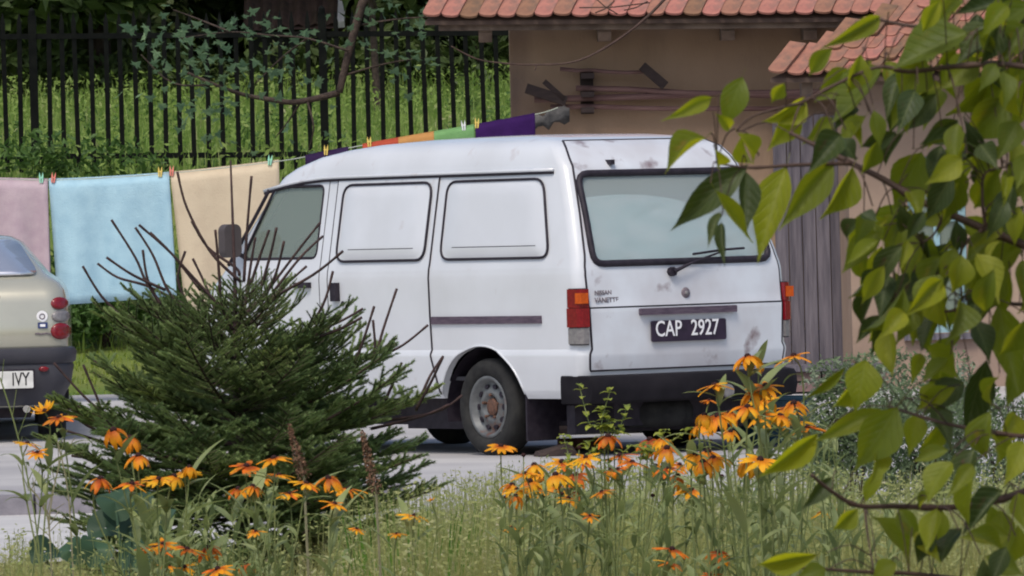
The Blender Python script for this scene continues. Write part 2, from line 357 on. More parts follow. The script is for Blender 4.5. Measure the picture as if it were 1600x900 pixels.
# ------------------------------------------------------------------ fence of black bars on the bank
FY = 68.0
fz = lambda x: -.019 * x
fb = empty('iron_fence', (-2.3, FY, ground_h(-2.3, FY)), 'tall black iron bar fence on the grassy bank behind the washing line', 'fence')
def frel(p): return Vector(p) - fb.location
bar = MB(); bw = .021
bar.box((-bw, -bw*.6, 0), (bw, bw*.6, 1.36))
bar.add([(-bw, -bw*.6, 1.36), (bw, -bw*.6, 1.36), (bw, bw*.6, 1.36), (-bw, bw*.6, 1.36), (0, 0, 1.46)], [(0, 1, 4), (1, 2, 4), (2, 3, 4), (3, 0, 4)])
barm = bar.mesh('bar', m_fence)
postm = MB(); postm.box((-.036, -.036, -.25), (.036, .036, 1.42)); postm.lathe([(.001, 1.50), (.03, 1.47), (.03, 1.42)], 8); postm = postm.mesh('post', m_fence)
x = -6.0; i = 0
while x < 1.2:
    if i % 20 == 13: inst('post', postm, fb, loc=frel((x, FY, 1.88 + fz(x))))
    else: inst('bar', barm, fb, loc=frel((x + R.uniform(-.006, .006), FY, 1.88 + fz(x) + R.uniform(-.01, .01))), rot=(0, R.uniform(-.012, .012), 0))
    x += .1315; i += 1
for z in (3.09, 2.0):
    r = MB(); r.add([frel((a, FY + b, z + fz(a) + c)) for a in (-6.1, 1.3) for b, c in ((-.02, 0), (.02, 0), (.02, .05), (-.02, .05))],
                    [(0,1,2,3), (7,6,5,4), (0,4,5,1), (1,5,6,2), (2,6,7,3), (3,7,4,0)]); r.build('rail', m_fence, fb)

# ------------------------------------------------------------------ leaf clouds
def rdir(): 
    while 1:
        v = Vector((R.uniform(-1,1), R.uniform(-1,1), R.uniform(-1,1)))
        if .05 < v.length < 1: return v.normalized()
def leafquad(mb, p, size, up=.3):
    n = (rdir() + Vector((0, -.2, up))).normalized(); a = n.orthogonal().normalized()
    a = (a * math.cos(t := R.uniform(0, 6.28)) + n.cross(a) * math.sin(t)); b = n.cross(a)
    s = size * R.uniform(.6, 1.3)
    mb.add([p - a*s, p + b*s*.38 - a*s*.1, p + a*s, p - b*s*.38 - a*s*.1 + n*s*.12], [(0, 1, 2, 3)])
def clump(mb, c, rx, ry, rz, n, size, shell=.55):
    for _ in range(n):
        d = rdir(); q = shell + (1 - shell) * R.random() if R.random() < .8 else R.random()
        q *= .8 + .35 * mnoise.noise(Vector(c) * 1.7 + d * 2.2)
        leafquad(mb, Vector((c[0] + d.x*rx*q, c[1] + d.y*ry*q, c[2] + d.z*rz*q)), size)
def tree(name, base, ht, cr, crz, czf, nl, size, m, label, group, clumps=16, trunk_r=.16):
    t = empty(name, base, label, 'tree', group)
    tk = MB(); top = Vector((R.uniform(-.4, .4), R.uniform(-.3, .3), ht * .85))
    pts = spline([(0, 0, -.3), (R.uniform(-.1, .1), 0, ht*.25), (top.x*.5, top.y*.5, ht*.55), top], 4)
    tk.tube(pts, [trunk_r * (1 - .8*i/(len(pts)-1)) for i in range(len(pts))], 8)
    cw = MB()
    for i in range(clumps):
        d = rdir(); c = Vector((d.x * cr * .7, d.y * cr * .7, czf + d.z * crz * .7))
        tk.tube([Vector((0, 0, max(ht*.2, c.z*.75))), c*.5 + Vector((0, 0, c.z*.45)), c], [trunk_r*.35, trunk_r*.2, .015], 5)
        clump(cw, c, cr*.5, cr*.5, crz*.42, nl // clumps, size)
    tk.build('trunk', m_bark, t, smooth=True); o = cw.build('crown', m, t); o['kind'] = 'stuff'
    return t
wg = 'trees at the edge of the wood'
for i, (x, y, ht, cr) in enumerate(((-9.6, 90, 9, 2.8), (-7.2, 88.5, 9, 2.8), (-4.8, 88.5, 8, 2.6), (-2.4, 92.5, 9, 2.4), (-.2, 88.5, 8.5, 2.4), (2.2, 89, 9, 2.8))):
    b = (x, y, ground_h(x, y))
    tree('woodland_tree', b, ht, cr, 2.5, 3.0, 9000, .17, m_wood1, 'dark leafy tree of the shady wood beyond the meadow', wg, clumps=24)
# dense undergrowth and back of the wood
mb = MB()
for i in range(46):
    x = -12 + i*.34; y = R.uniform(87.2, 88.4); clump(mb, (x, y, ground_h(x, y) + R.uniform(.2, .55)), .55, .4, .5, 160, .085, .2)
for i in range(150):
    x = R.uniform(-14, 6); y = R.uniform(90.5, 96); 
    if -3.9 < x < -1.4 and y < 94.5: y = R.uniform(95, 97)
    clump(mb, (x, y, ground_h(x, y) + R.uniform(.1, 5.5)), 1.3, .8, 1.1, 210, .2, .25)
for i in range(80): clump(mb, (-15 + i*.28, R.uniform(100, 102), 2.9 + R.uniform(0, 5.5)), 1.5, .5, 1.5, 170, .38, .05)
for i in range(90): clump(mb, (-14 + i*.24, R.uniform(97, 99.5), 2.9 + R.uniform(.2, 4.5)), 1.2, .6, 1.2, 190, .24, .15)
o = mb.build('woodland', m_wood1); o['kind'] = 'stuff'; tag(o, 'dark dense undergrowth and foliage filling the wood', 'woodland')
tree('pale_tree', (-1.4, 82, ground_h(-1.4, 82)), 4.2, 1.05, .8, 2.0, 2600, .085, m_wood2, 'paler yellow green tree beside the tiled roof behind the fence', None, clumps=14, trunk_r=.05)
# shed roof beyond
SY = 88.6
sh = empty('old_shed', (-2.5, SY + 1, ground_h(-2.5, SY) + .16), 'old shed with a brown wavy tiled roof and white bargeboard beyond the fence', 'shed')
base = sh.location
w0 = MB(); w0.box((-.5, -.6, -.5), (.5, 1.6, .70)); w0.build('wall', mat('shed_boards', (.02, .022, .016), (.015, .016, .012), rough=.9, scale=6), sh)
rf = MB(); rf.add([(-.58, -.8, .70), (.58, -.8, .70), (.58, .9, 1.75), (-.58, .9, 1.75), (.58, 2.0, .7), (-.58, 2.0, .7)], [(0, 1, 2, 3), (3, 2, 4, 5)])
rfo = rf.build('roof', m_oldtile, sh)
pt = MB(); pt.grid([[(-.1 + .2*j/6, -.30*k, .03*math.sin(math.pi*(j/6)*2) + .012*(1-k)) for j in range(7)] for k in (0, 1)]); ptm = pt.mesh('tile', m_oldtile)
pm = math.atan2(1.05, 1.7)
for r_ in range(7):
    for cidx in range(6):
        inst('tile', ptm, rfo, loc=(-.5 + cidx*.2, -.78 + (r_+1)*.243 , .745 + (r_+1)*.15), rot=(pm, 0, 0))
bb = MB(); bb.tube([(.56, -.85, .74), (.60, .9, 1.86)], .06, 4); bb.build('bargeboard', m_white, sh)

# ------------------------------------------------------------------ grass of the meadow behind the fence, shrubs on the bank
def blade(mb, p, h, w, lean, az):
    d = Vector((math.cos(az), math.sin(az), 0)); s = Vector((-d.y, d.x, 0)) * w * .5
    if abs(s.x) < w * .2: s = Vector((w*.3, s.y, 0))
    p = Vector(p); a = p + Vector((0, 0, h*.5)) + d*lean*.3; t = p + Vector((0, 0, h*(1-.25*lean/max(h,.01)))) + d*lean
    mb.add([p - s, p + s, a + s*.8, a - s*.8, t], [(0, 1, 2, 3), (3, 2, 4)])
mb = MB()
for _ in range(15000):
    y = 60.5 + 26.5 * R.random()**1.2; x = R.uniform(-7.4, 1.5)
    blade(mb, (x, y, ground_h(x, y) - .03), R.uniform(.12, .42) * (.7 if y < 67 else 1), R.uniform(.010, .022), R.uniform(0, .2), R.uniform(0, 6.28))
for _ in range(11000):
    y = 62 + 25 * R.random(); x = R.uniform(-7.4, 1.5)
    leafquad(mb, Vector((x, y, ground_h(x, y) + R.uniform(.05, .40))), .038)
o = mb.build('meadow_grass', m_mead); o['kind'] = 'stuff'; tag(o, 'bright overgrown meadow grass on the slope behind the fence', 'grass')
mb = MB()
for _ in range(70):
    y = R.uniform(69, 86); x = R.uniform(-7, 1.2)
    clump(mb, (x, y, ground_h(x, y) + .12), R.uniform(.15, .45), .25, R.uniform(.12, .26), R.randint(60, 150), .04, .2)
o = mb.build('meadow_weeds', m_hedge); o['kind'] = 'stuff'; tag(o, 'darker leafy weed patches scattered in the meadow behind the fence', 'weeds')
mb = MB()
for _ in range(4000):
    y = R.uniform(57.9, 61); x = R.uniform(-7, -1.2)
    blade(mb, (x, y, ground_h(x, y) - .01), R.uniform(.03, .07), .012, R.uniform(0, .05), R.uniform(0, 6.28))
o = mb.build('lawn_grass', leafmat('lawn_blade', (.20, .27, .035), (.26, .31, .06), trans=.35, scale=2, rnd=0)); o['kind'] = 'stuff'; tag(o, 'short yellow green lawn between the driveway and the shrubs', 'grass')
for i, (x, y, hh, ww) in enumerate(((-5.2, 60.9, .62, .7), (-4.2, 61.0, .66, .75), (-3.3, 60.8, .68, .7), (-2.6, 61.0, .66, .75), (-1.5, 61.0, .6, .7), (-.4, 61.1, .6, .7))):
    t = empty('low_shrub', (x, y, ground_h(x, y)), 'low dark green shrub growing on the bank below the fence', 'shrub', 'shrubs along the bank')
    cw = MB()
    for j in range(7):
        clump(cw, (R.uniform(-.5, .5)*ww, R.uniform(-.3, .3), hh*R.uniform(.3, .95)), ww*.5, .35, hh*.42, 430, .042)
    o = cw.build('foliage', m_hedge, t); o['kind'] = 'stuff'
    st = MB()
    for j in range(5): st.tube([(R.uniform(-.1, .1), 0, -.05), (R.uniform(-.3, .3), R.uniform(-.2, .2), hh*.8)], [.014, .004], 5)
    st.build('stem', m_bark, t)
# shadowy creepers at the fence foot
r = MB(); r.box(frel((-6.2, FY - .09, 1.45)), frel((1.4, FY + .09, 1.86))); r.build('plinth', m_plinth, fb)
for i in range(4):
    x = -5.3 + i*.62; y = 66.8
    t = empty('creeper_clump', (x, y, ground_h(x, y)), 'leafy creeper clump growing up against the foot of the black fence', 'plant', 'creepers along the fence foot')
    cw = MB()
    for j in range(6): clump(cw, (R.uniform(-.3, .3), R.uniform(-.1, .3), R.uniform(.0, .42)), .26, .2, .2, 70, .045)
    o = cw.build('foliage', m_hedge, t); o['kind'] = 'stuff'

# ------------------------------------------------------------------ plastered house with tiled roofs
HY = 57.0
hz0 = .12
house = empty('plastered_house', (2.6, HY, hz0), 'brown plastered house with red beavertail tile roof above and a lower porch roof', 'house')
hb = house.location
def hrel(p): return Vector(p) - hb
et = lambda x: -.019 * (x + .5)          # eaves sag slightly to the right
wl = MB(); wl.box(hrel((.03, HY, -.2)), hrel((7.5, HY + 7, 3.02))); wl.build('wall', m_wall, house)
AY = 55.2
# porch wall with a real window opening
X0, X1, Z1 = 2.50, 6.6, 2.34
wx0, wx1, wz0, wz1 = 2.93, 3.36, .50, 1.80
pw = MB(); T = .28
pw.box(hrel((X0, AY, -.2)), hrel((wx0, AY + T, Z1))); pw.box(hrel((wx1, AY, -.2)), hrel((X1, AY + T, Z1)))
pw.box(hrel((wx0, AY, -.2)), hrel((wx1, AY + T, wz0))); pw.box(hrel((wx0, AY, wz1)), hrel((wx1, AY + T, Z1)))
pw.box(hrel((X0, AY + T, -.2)), hrel((X0 + T, HY, Z1)))
pw.build('porch_wall', m_wall2, house)
win = MB()
for a, b in (((wx0, wz0), (wx0+.055, wz1)), ((wx1-.055, wz0), (wx1, wz1)), ((wx0+.055, wz1-.055), (wx1-.055, wz1)), ((wx0+.055, wz0), (wx1-.055, wz0+.06)), ((wx0+.055, 1.32), (wx1-.055, 1.37)), (((wx0+wx1)/2-.022, wz0+.06), ((wx0+wx1)/2+.022, 1.32))):
    win.box(hrel((a[0], AY+.08, a[1])), hrel((b[0], AY+.15, b[1])))
wo = win.build('window', m_bluef, house)
pn = MB(); pn.box(hrel((wx0+.05, AY+.112, wz0+.05)), hrel((wx1-.05, AY+.118, 1.33))); pn.build('pane', m_glass, wo)
pn = MB(); pn.box(hrel((wx0+.05, AY+.112, 1.36)), hrel((wx1-.05, AY+.118, wz1-.05))); pn.build('pane', m_glass, wo)
cu = MB(); cu.grid([[hrel((wx0 + (wx1-wx0)*j/24, AY+.22 + .012*math.sin(j*1.3), z)) for j in range(25)] for z in (wz0, 1.0, 1.5)]); cu.build('curtain', m_curtain, wo, smooth=True)
si = MB(); si.box(hrel((wx0-.05, AY-.06, wz0-.05)), hrel((wx1+.05, AY+.08, wz0-.004))); si.build('sill', m_wood, wo)
# beavertail tiles
def tilemesh(wd, ln, th):
    pts = [(-wd/2, ln), (-wd/2, .035)] + [(-wd/2*math.cos(math.pi*i/8), .035 - .035*math.sin(math.pi*i/8)) for i in range(1, 8)] + [(wd/2, .035), (wd/2, ln)]
    t = MB(); t.prism(pts, 0, th, lambda u, v, d: (u, v, d)); return t.mesh('tile', m_tile)
def tileroof(roof, org, ux, up, ncol, nrow, wd, rowrise, tl, nobj, jit=.006, lead=0):
    "org eave left corner (house local), ux unit right, up = slope vector per unit rise"
    tm = tilemesh(wd - .005, tl, .017)
    upn = up.normalized(); nrm = ux.cross(upn).normalized()
    rest = MB()
    for r in range(nrow):
        for c in range(ncol):
            o = org + up*(r*rowrise) + ux*(c*wd + (wd/2 if r % 2 else 0) + lead*r) + nrm*(.02 + R.uniform(0, jit))
            o = o + Vector((0, 0, R.uniform(-jit, jit)))
            M = Matrix((ux, upn, nrm)).transposed().to_4x4(); M.translation = o
            M = M @ Matrix.Rotation(R.uniform(-.02, .02), 4, 'Z') @ Matrix.Rotation(-.045, 4, 'X')
            if r < nobj: inst('tile', tm, roof, matrix=M)
            else: rest.box((-wd/2 + .002, 0, 0), (wd/2 - .002, tl, .017), M)
    if rest.v: 
        q = rest.build('tile_courses', m_tile, roof); q['kind'] = 'stuff'
m_under = mat('roof_boards', (.13, .09, .07), (.09, .06, .05), rough=.9, scale=6)
EY, EZ = 56.35, 2.93
up1 = Vector((1.05, 1.25, 1.0)); ux1 = Vector((1, 0, -.019)).normalized()
rf = MB(); a = hrel((-.60, EY, EZ)); L = 8.2
rf.add([a, a + ux1*L, a + ux1*L + up1*2.2, a + up1*2.2] + [q - Vector((0, 0, .03)) for q in (a, a + ux1*L, a + ux1*L + up1*2.2, a + up1*2.2)], [(0,1,2,3), (7,6,5,4), (0,4,5,1), (1,5,6,2), (2,6,7,3), (3,7,4,0)])
roof = rf.build('roof', m_under, house)
tileroof(roof, hrel((-.56, EY - .05, EZ + .005)), ux1, up1, 48, 7, .14, .17, .44, 3)
fas = MB(); fas.add([hrel((x, y, z + et(x))) for x in (-.5, 7.4) for y, z in ((EY+.05, EZ-.075), (EY+.08, EZ-.075), (EY+.08, EZ-.03), (EY+.05, EZ-.03))], [(0,1,2,3), (7,6,5,4), (0,4,5,1), (1,5,6,2), (2,6,7,3), (3,7,4,0)])
fas.build('eaves_board', m_rafter, house)
for x in (-.15, .75, 1.68, 2.30, 3.2, 4.1, 5.0):
    r_ = MB(); z = EZ - .05 + et(x)
    r_.add([hrel((x + dx, y, z + dz)) for dx in (-.05, .05) for y, dz in ((EY+.1, -.045), (EY + .16, -.11), (HY+.05, -.10), (HY+.05, 0), (EY+.1, 0))], [(0,1,2,3,4), (9,8,7,6,5)] + [(i, 5+i, 5+(i+1)%5, (i+1)%5) for i in range(5)])
    r_.build('rafter', m_rafter, house, fix=True)
# lower porch roof
PY, PZ = 54.75, 2.40
up2 = Vector((2.3, 1.15, 1.0)); ux2 = Vector((1, 0, -.012)).normalized()
rf = MB(); a = hrel((1.93, PY, PZ)); L = 4.6
cs = (a, a + ux2*L, a + ux2*L + up2*.56, a + up2*.56)
rf.add(list(cs) + [q - Vector((0, 0, .03)) for q in cs], [(0,1,2,3), (7,6,5,4), (0,4,5,1), (1,5,6,2), (2,6,7,3), (3,7,4,0)])
proof = rf.build('porch_roof', m_under, house)
tileroof(proof, hrel((1.96, PY - .04, PZ + .005)), ux2, up2, 30, 6, .135, .092, .42, 6, jit=.012)
for x in (2.2, 2.9, 3.6, 4.3):
    r_ = MB(); r_.box(hrel((x-.04, PY + .08, PZ - .13)), hrel((x+.04, AY + .02, PZ - .035))); r_.build('rafter', m_rafter, house)
# weathered plank door beside the porch
pd = empty('plank_door', (2.27, 56.9, hz0), 'tall weathered grey plank door between the brown wall and the porch', 'door')
for i in range(5):
    q = MB(); q.box((-.26 + i*.105, -.02, -.02), (-.26 + i*.105 + .098, .02, 2.03 + R.uniform(-.015, .015))); q.build('plank', m_wood, pd, loc=(0, R.uniform(-.006, .006), 0))
q = MB(); q.box((-.26, .021, .3), (.26, .05, .4)); q.box((-.26, .021, 1.6), (.26, .05, 1.7)); q.build('batten', m_wood, pd)
# step
st = empty('door_step', (2.35, 55.0, .08), 'low step of stacked bricks with a grey plank on top by the door', 'step')
q = MB(); q.box((-.36, -.2, .17), (.34, .3, .215)); q.build('plank', m_wood, st)
bk = MB(); bk.box((-.115, -.05, -.032), (.115, .05, .032)); bkm = bk.mesh('brick', mat('old_brick', (.20, .135, .12), (.14, .095, .09), rough=.9, scale=12, rnd=.25))
for r in range(2):
    for c in range(3): inst('brick', bkm, st, loc=(-.22 + c*.24 - (.0 if r else .03), -.12 + R.uniform(-.01, .01), .055 + r*.078), rot=(0, 0, R.uniform(-.04, .04)))
bk2 = MB(); bk2.box((-.33, -.05, -.05), (.32, .28, .168)); bk2.build('core', m_kerb, st)

# ------------------------------------------------------------------ timber stored on the house wall
def bar_between(a, b, r0, r1, n=7, seg=5, wob=.012):
    a = Vector(a); b = Vector(b); pts = [a.lerp(b, i/seg) + Vector((0, 0, R.uniform(-wob, wob))) for i in range(seg+1)]
    m = MB(); base = pts[0].copy(); m.tube([p - base for p in pts], [r0 + (r1-r0)*i/seg for i in range(seg+1)], n); return m, base
WB = HY - .12
gp = 'poles stored along the wall'
for a, b, r0_, r1_, lab in (((835, 156), (1345, 140), .026, .022, 'long reddish wooden pole lying on the wall bracket, lower one'), ((900, 138), (1330, 151), .022, .026, 'long reddish wooden pole rising to the left above the bracket'), ((860, 167), (1215, 171), .02, .018, 'thin pale pole lowest of those along the brown wall'), ((875, 108), (1005, 112), .016, .014, 'short pale lath under the eaves of the brown wall')):
    m, base = bar_between(P(*a, WB), P(*b, WB), r0_, r1_); o = m.build('wooden_pole', m_pole, loc=base, smooth=True); tag(o, lab, 'pole')
for a, b, wd, lab in (((1003, 103), (1040, 134), .07, 'dark plank stub leaning on the poles below the eaves'), ((822, 138), (885, 158), .075, 'broad dark plank sticking up from the wood bundle'), ((850, 127), (882, 155), .04, 'narrow dark stick beside the broad plank in the wood bundle')):
    A = P(*a, WB - .1); B = P(*b, WB - .1); d = (B - A); s = d.normalized().cross(Vector((0, 1, 0))) * wd * .5; t = Vector((0, .025, 0))
    m = MB(); m.add([A - s*.9 - A, s*1.05, d + s - Vector(), d - s] + [q + t for q in (-s, s, d + s*.9, d - s*1.1)], [(0,1,2,3), (7,6,5,4), (0,4,5,1), (1,5,6,2), (2,6,7,3), (3,7,4,0)])
    o = m.build('dark_plank', m_dwood, loc=A, fix=True); tag(o, lab, 'plank')
br = empty('wall_bracket', P(918, 175, HY), 'dark iron wall bracket holding the stored poles', 'bracket')
m = MB(); p0 = P(918, 112, HY - .03) - br.location; p1 = P(918, 178, HY - .03) - br.location
m.box((p1.x-.05, -.04, p1.z), (p1.x+.05, 0, p0.z)); m.build('back_plate', m_dwood, br)
for yy in (119, 148, 172):
    q = P(918, yy, HY - .1) - br.location; m = MB(); m.box((q.x-.05, -.24, q.z-.02), (q.x+.05, 0, q.z+.02)); m.build('arm', m_dwood, br)
# gnarled grey log end under the line
cA = P(857, 184, HY - .35)
m = MB(); rows = []
for i in range(9):
    row = []
    for j in range(14):
        g = 2*math.pi*j/14; rr = (.055 + .07*mnoise.noise(Vector((i*.6, math.cos(g)*1.4, math.sin(g)*1.4)))) * (1 - .25*abs(i-4)/4)
        row.append((-.16 + .04*i, rr*math.cos(g)*.8, rr*math.sin(g) + .01*i - .05))
    rows.append(row)
m.grid(rows, closed=True); m.add(rows[0], [tuple(range(14))]); m.add(rows[-1], [tuple(range(14))[::-1]])
lg = m.build('grey_log', m_greywood, loc=cA, smooth=True, fix=True); tag(lg, 'short gnarled grey log end hanging by the corner of the house', 'log')
# bare vine hanging from the eaves
pts = [P(x, y, 56.1) for x, y in ((1055, -20), (1020, 18), (985, 48), (940, 78), (895, 97), (840, 101), (790, 99), (745, 92), (705, 72))]
sp = spline(pts, 5); m = MB(); m.tube([p - pts[0] for p in sp], [.012 - .008*i/len(sp) + R.uniform(-.001, .002) for i in range(len(sp))], 6)
for x0, y0, x1, y1 in ((925, -8, 965, 22), (905, 12, 1015, 4), (975, 16, 1012, 2), (838, 100, 836, 110), (930, 20, 960, 2)):
    m.tube([P(x0, y0, 56.1) - pts[0], P((x0+x1)/2, (y0+y1)/2 + 3, 56.1) - pts[0], P(x1, y1, 56.1) - pts[0]], .005, 5)
o = m.build('bare_vine', m_redtwig, loc=pts[0], smooth=True); tag(o, 'thin bare brown vine hanging from the eaves across the wall', 'vine')
# ------------------------------------------------------------------ white van
TH = rad(37)
vF = Vector((-math.sin(TH), math.cos(TH), 0)); vR = Vector((math.cos(TH), math.sin(TH), 0))
VC = Vector((.40, 44.4, 0)); VL = 2.1
van = empty('delivery_van', VC + vR*.80 + vF*VL, 'old white panel van with blanked side windows and grimy tailgate on the driveway', 'van', rz=math.atan2(vF.y, vF.x))
XR = [(.345,.05),(.48,.02),(.60,0),(.66,0),(.88,0),(.90,.008),(1.10,.03),(1.2,.055),(1.45,.15),(1.70,.26),(1.73,.275),(1.78,.32),(1.84,.385),(1.88,.47),(1.905,.60),(1.925,.85),(1.935,1.2)]
HW = [(.345,.755),(.39,.777),(.45,.785),(.585,.80),(.61,.80),(.64,.785),(.85,.795),(1.08,.80),(1.13,.795),(1.17,.785),(1.45,.735),(1.70,.69),(1.73,.683),(1.78,.672),(1.84,.645),(1.88,.60),(1.905,.54),(1.925,.42),(1.935,.2)]
XF = [(.345,4.07),(.5,4.12),(.8,4.12),(1.0,4.06),(1.12,3.90),(1.70,3.38),(1.73,3.34),(1.78,3.22),(1.84,3.0),(1.88,2.75),(1.905,2.5),(1.925,2.1),(1.935,1.7)]
ZS = sorted(set([z for z, _ in XR + HW + XF] + [.4, .52, .72, .78, .95, 1.0, 1.3, 1.55, 1.62, 1.66, 1.755, 1.81, 1.86, 1.895, 1.915]))
def outline(z, ins=0.0, bow=.035, nr=10):
    hw = lerp(HW, z) - ins; a = lerp(XR, z) + ins*1.2 - VL; b = lerp(XF, z) - ins*1.4 - VL
    rr = min(.075, hw*.4); rf_ = min(.28, hw*.6); pts = []
    for i in range(nr + 1):                                   # rear edge from +y to -y
        y = (hw - rr) * (1 - 2*i/nr); pts.append((a - bow*(1 - (y/hw)**2), y))
    x0 = a - bow*(1 - ((hw-rr)/hw)**2)
    def arc(cx, cy, r, a0, a1, n, sx=1): return [(cx + sx*r*math.cos(rad(a0 + (a1-a0)*i/n)), cy + r*math.sin(rad(a0 + (a1-a0)*i/n))) for i in range(1, n + 1)]
    pts += arc(x0 + rr, -(hw - rr), rr, 180, 270, 5)
    for i in range(1, 13): pts.append((x0 + rr + (b - rf_ - x0 - rr)*i/12, -hw))
    pts += arc(b - rf_, -(hw - rf_), rf_, -90, 0, 6)
    pts += [(b, (hw - rf_)*(-1 + 2*i/4)) for i in range(1, 5)]
    pts += arc(b - rf_, hw - rf_, rf_, 0, 90, 6)
    for i in range(1, 13): pts.append((b - rf_ + (x0 + rr - b + rf_)*i/12, hw))
    pts += arc(x0 + rr, hw - rr, rr, 90, 180, 5)[:-1]
    return pts
def slicebody(zs, ins=0.0):
    m = MB(); rows = [[(x, y, z) for x, y in outline(z, ins)] for z in zs]; n = len(rows[0])
    m.grid(rows, closed=True); b = (len(zs) - 1) * n
    m.f.append(tuple(range(n))); m.f.append(tuple(b + i for i in range(n))[::-1]); return m
def boolean(me, cutters, name='cut'):
    o = bpy.data.objects.new(name, me); C.objects.link(o); tmp = []
    for c in cutters:
        cm = c.mesh('cutter'); fixn(cm); co = bpy.data.objects.new('cutter', cm); C.objects.link(co); tmp.append(co)
        md = o.modifiers.new('b', 'BOOLEAN'); md.operation = 'DIFFERENCE'; md.object = co; md.solver = 'EXACT'
    dg = bpy.context.evaluated_depsgraph_get(); dg.update()
    r = bpy.data.meshes.new_from_object(o.evaluated_get(dg))
    for q in tmp + [o]: bpy.data.objects.remove(q)
    return r
def X(l): return l - VL
hwz = lambda z: lerp(HW, z)
def rearx(y, z): return lerp(XR, z) - VL - .035*(1 - (y/hwz(z))**2)
# cutters
cuts = []
cav = slicebody([z for z in ZS if .45 <= z <= 1.89], .045); cuts.append(cav)
ARC = [(1.015, .43), (3.25, .43)]
for l, r in ARC:
    for s in (1, -1):
        c = MB(); pts = [(X(l) + r*math.cos(g), .28 + (r-.045)*math.sin(g)) for g in [2*math.pi*i/28 for i in range(28)]]
        c.prism(pts, .46*s, 1.1*s, lambda u, v, d: (u, d, v)); cuts.append(c)
dq = rquad([(X(3.52), 1.215), (X(2.71), 1.215), (X(2.71), 1.665), (X(3.24), 1.665)], .05)
for s in (1, -1):
    c = MB(); c.prism(dq, .55*s, 1.0*s, lambda u, v, d: (u, d, v)); cuts.append(c)
ws = rquad([(-.62, 1.20), (.62, 1.20), (.55, 1.67), (-.55, 1.67)], .07)
c = MB(); c.prism(ws, X(3.05), X(4.4), lambda u, v, d: (d, u, v)); cuts.append(c)
RQ = [(.675, 1.145), (-.675, 1.145), (-.615, 1.685), (.615, 1.685)]
rq = rquad(RQ, .075)
c = MB(); c.prism(rq, X(-.2), X(.6), lambda u, v, d: (d, u, v)); cuts.append(c)
bodm = slicebody(ZS).mesh('body', m_paint); fixn(bodm)
bodm = boolean(bodm, cuts); bodm.name = 'body'
if not bodm.materials: bodm.materials.append(m_paint)
autosmooth(bodm, 28)
body = inst('body', bodm, van)
# inner lining: floor, dark bulkhead, seats, steering wheel
q = MB(); q.box((X(.12), -.70, .452), (X(3.6), .70, .475)); q.build('floor', m_cabin, van)
q = MB(); q.box((X(1.9), -.735, .48), (X(1.94), .735, 1.15)); q.build('bulkhead', m_cabin, van)
for yy in (.36, -.36):
    q = MB(); q.box((X(2.25), yy-.24, .48), (X(2.75), yy+.24, .85)); q.box((X(2.22), yy-.23, .85), (X(2.36), yy+.23, 1.32)); q.build('seat', m_cabin, van)
q = MB(); q.box((X(3.35), -.70, .85), (X(3.72), .70, 1.12)); q.build('dashboard', m_cabin, van)
q = MB(); cc = Vector((X(3.2), .36, 1.2)); ax = Vector((.75, 0, -.65)).normalized(); a_ = Vector((0, 1, 0)); b_ = ax.cross(a_)
q.tube([cc + (a_*math.cos(g) + b_*math.sin(g))*.2 for g in [2*math.pi*i/20 for i in range(20)]], .014, 6, closed=True)
q.tube([cc - a_*.19, cc + a_*.19], .012, 5); q.tube([cc, cc + ax*.25], .02, 6); q.build('steering_wheel', m_rubber, van, smooth=True)
# side surface patches
def sidepatch(l0f, l1f, z0, z1, off, thick, s=1, nl=8):
    zs = sorted(set([z0, z1] + [z for z in ZS if z0 < z < z1])); m = MB()
    o = [[(X(l0f(z) + (l1f(z)-l0f(z))*j/nl), s*(hwz(z)+off), z) for j in range(nl+1)] for z in zs]
    i_ = [[(x, y - s*thick, z) for x, y, z in r] for r in o]
    m.grid(o); m.grid(i_)
    n = nl + 1; k = len(zs); b = k*n
    for j in range(nl): m.f.append((j, j+1, b+j+1, b+j)); m.f.append(((k-1)*n+j, (k-1)*n+j+1, b+(k-1)*n+j+1, b+(k-1)*n+j))
    for i in range(k-1): m.f.append((i*n, (i+1)*n, b+(i+1)*n, b+i*n)); m.f.append((i*n+nl, (i+1)*n+nl, b+(i+1)*n+nl, b+i*n+nl))
    return m
def sideline(pts, off, s=1):
    return [Vector((X(l), s*(hwz(z)+off), z)) for l, z in pts]
dr = lambda z: 1.505 if z > .62 else 1.505 - (.62 - z)*.25
def strip_tube(pts, r, name, m, parent, closed=False, n=5):
    q = MB(); q.tube(pts, r, n, closed=closed); return q.build(name, m, parent, smooth=True)
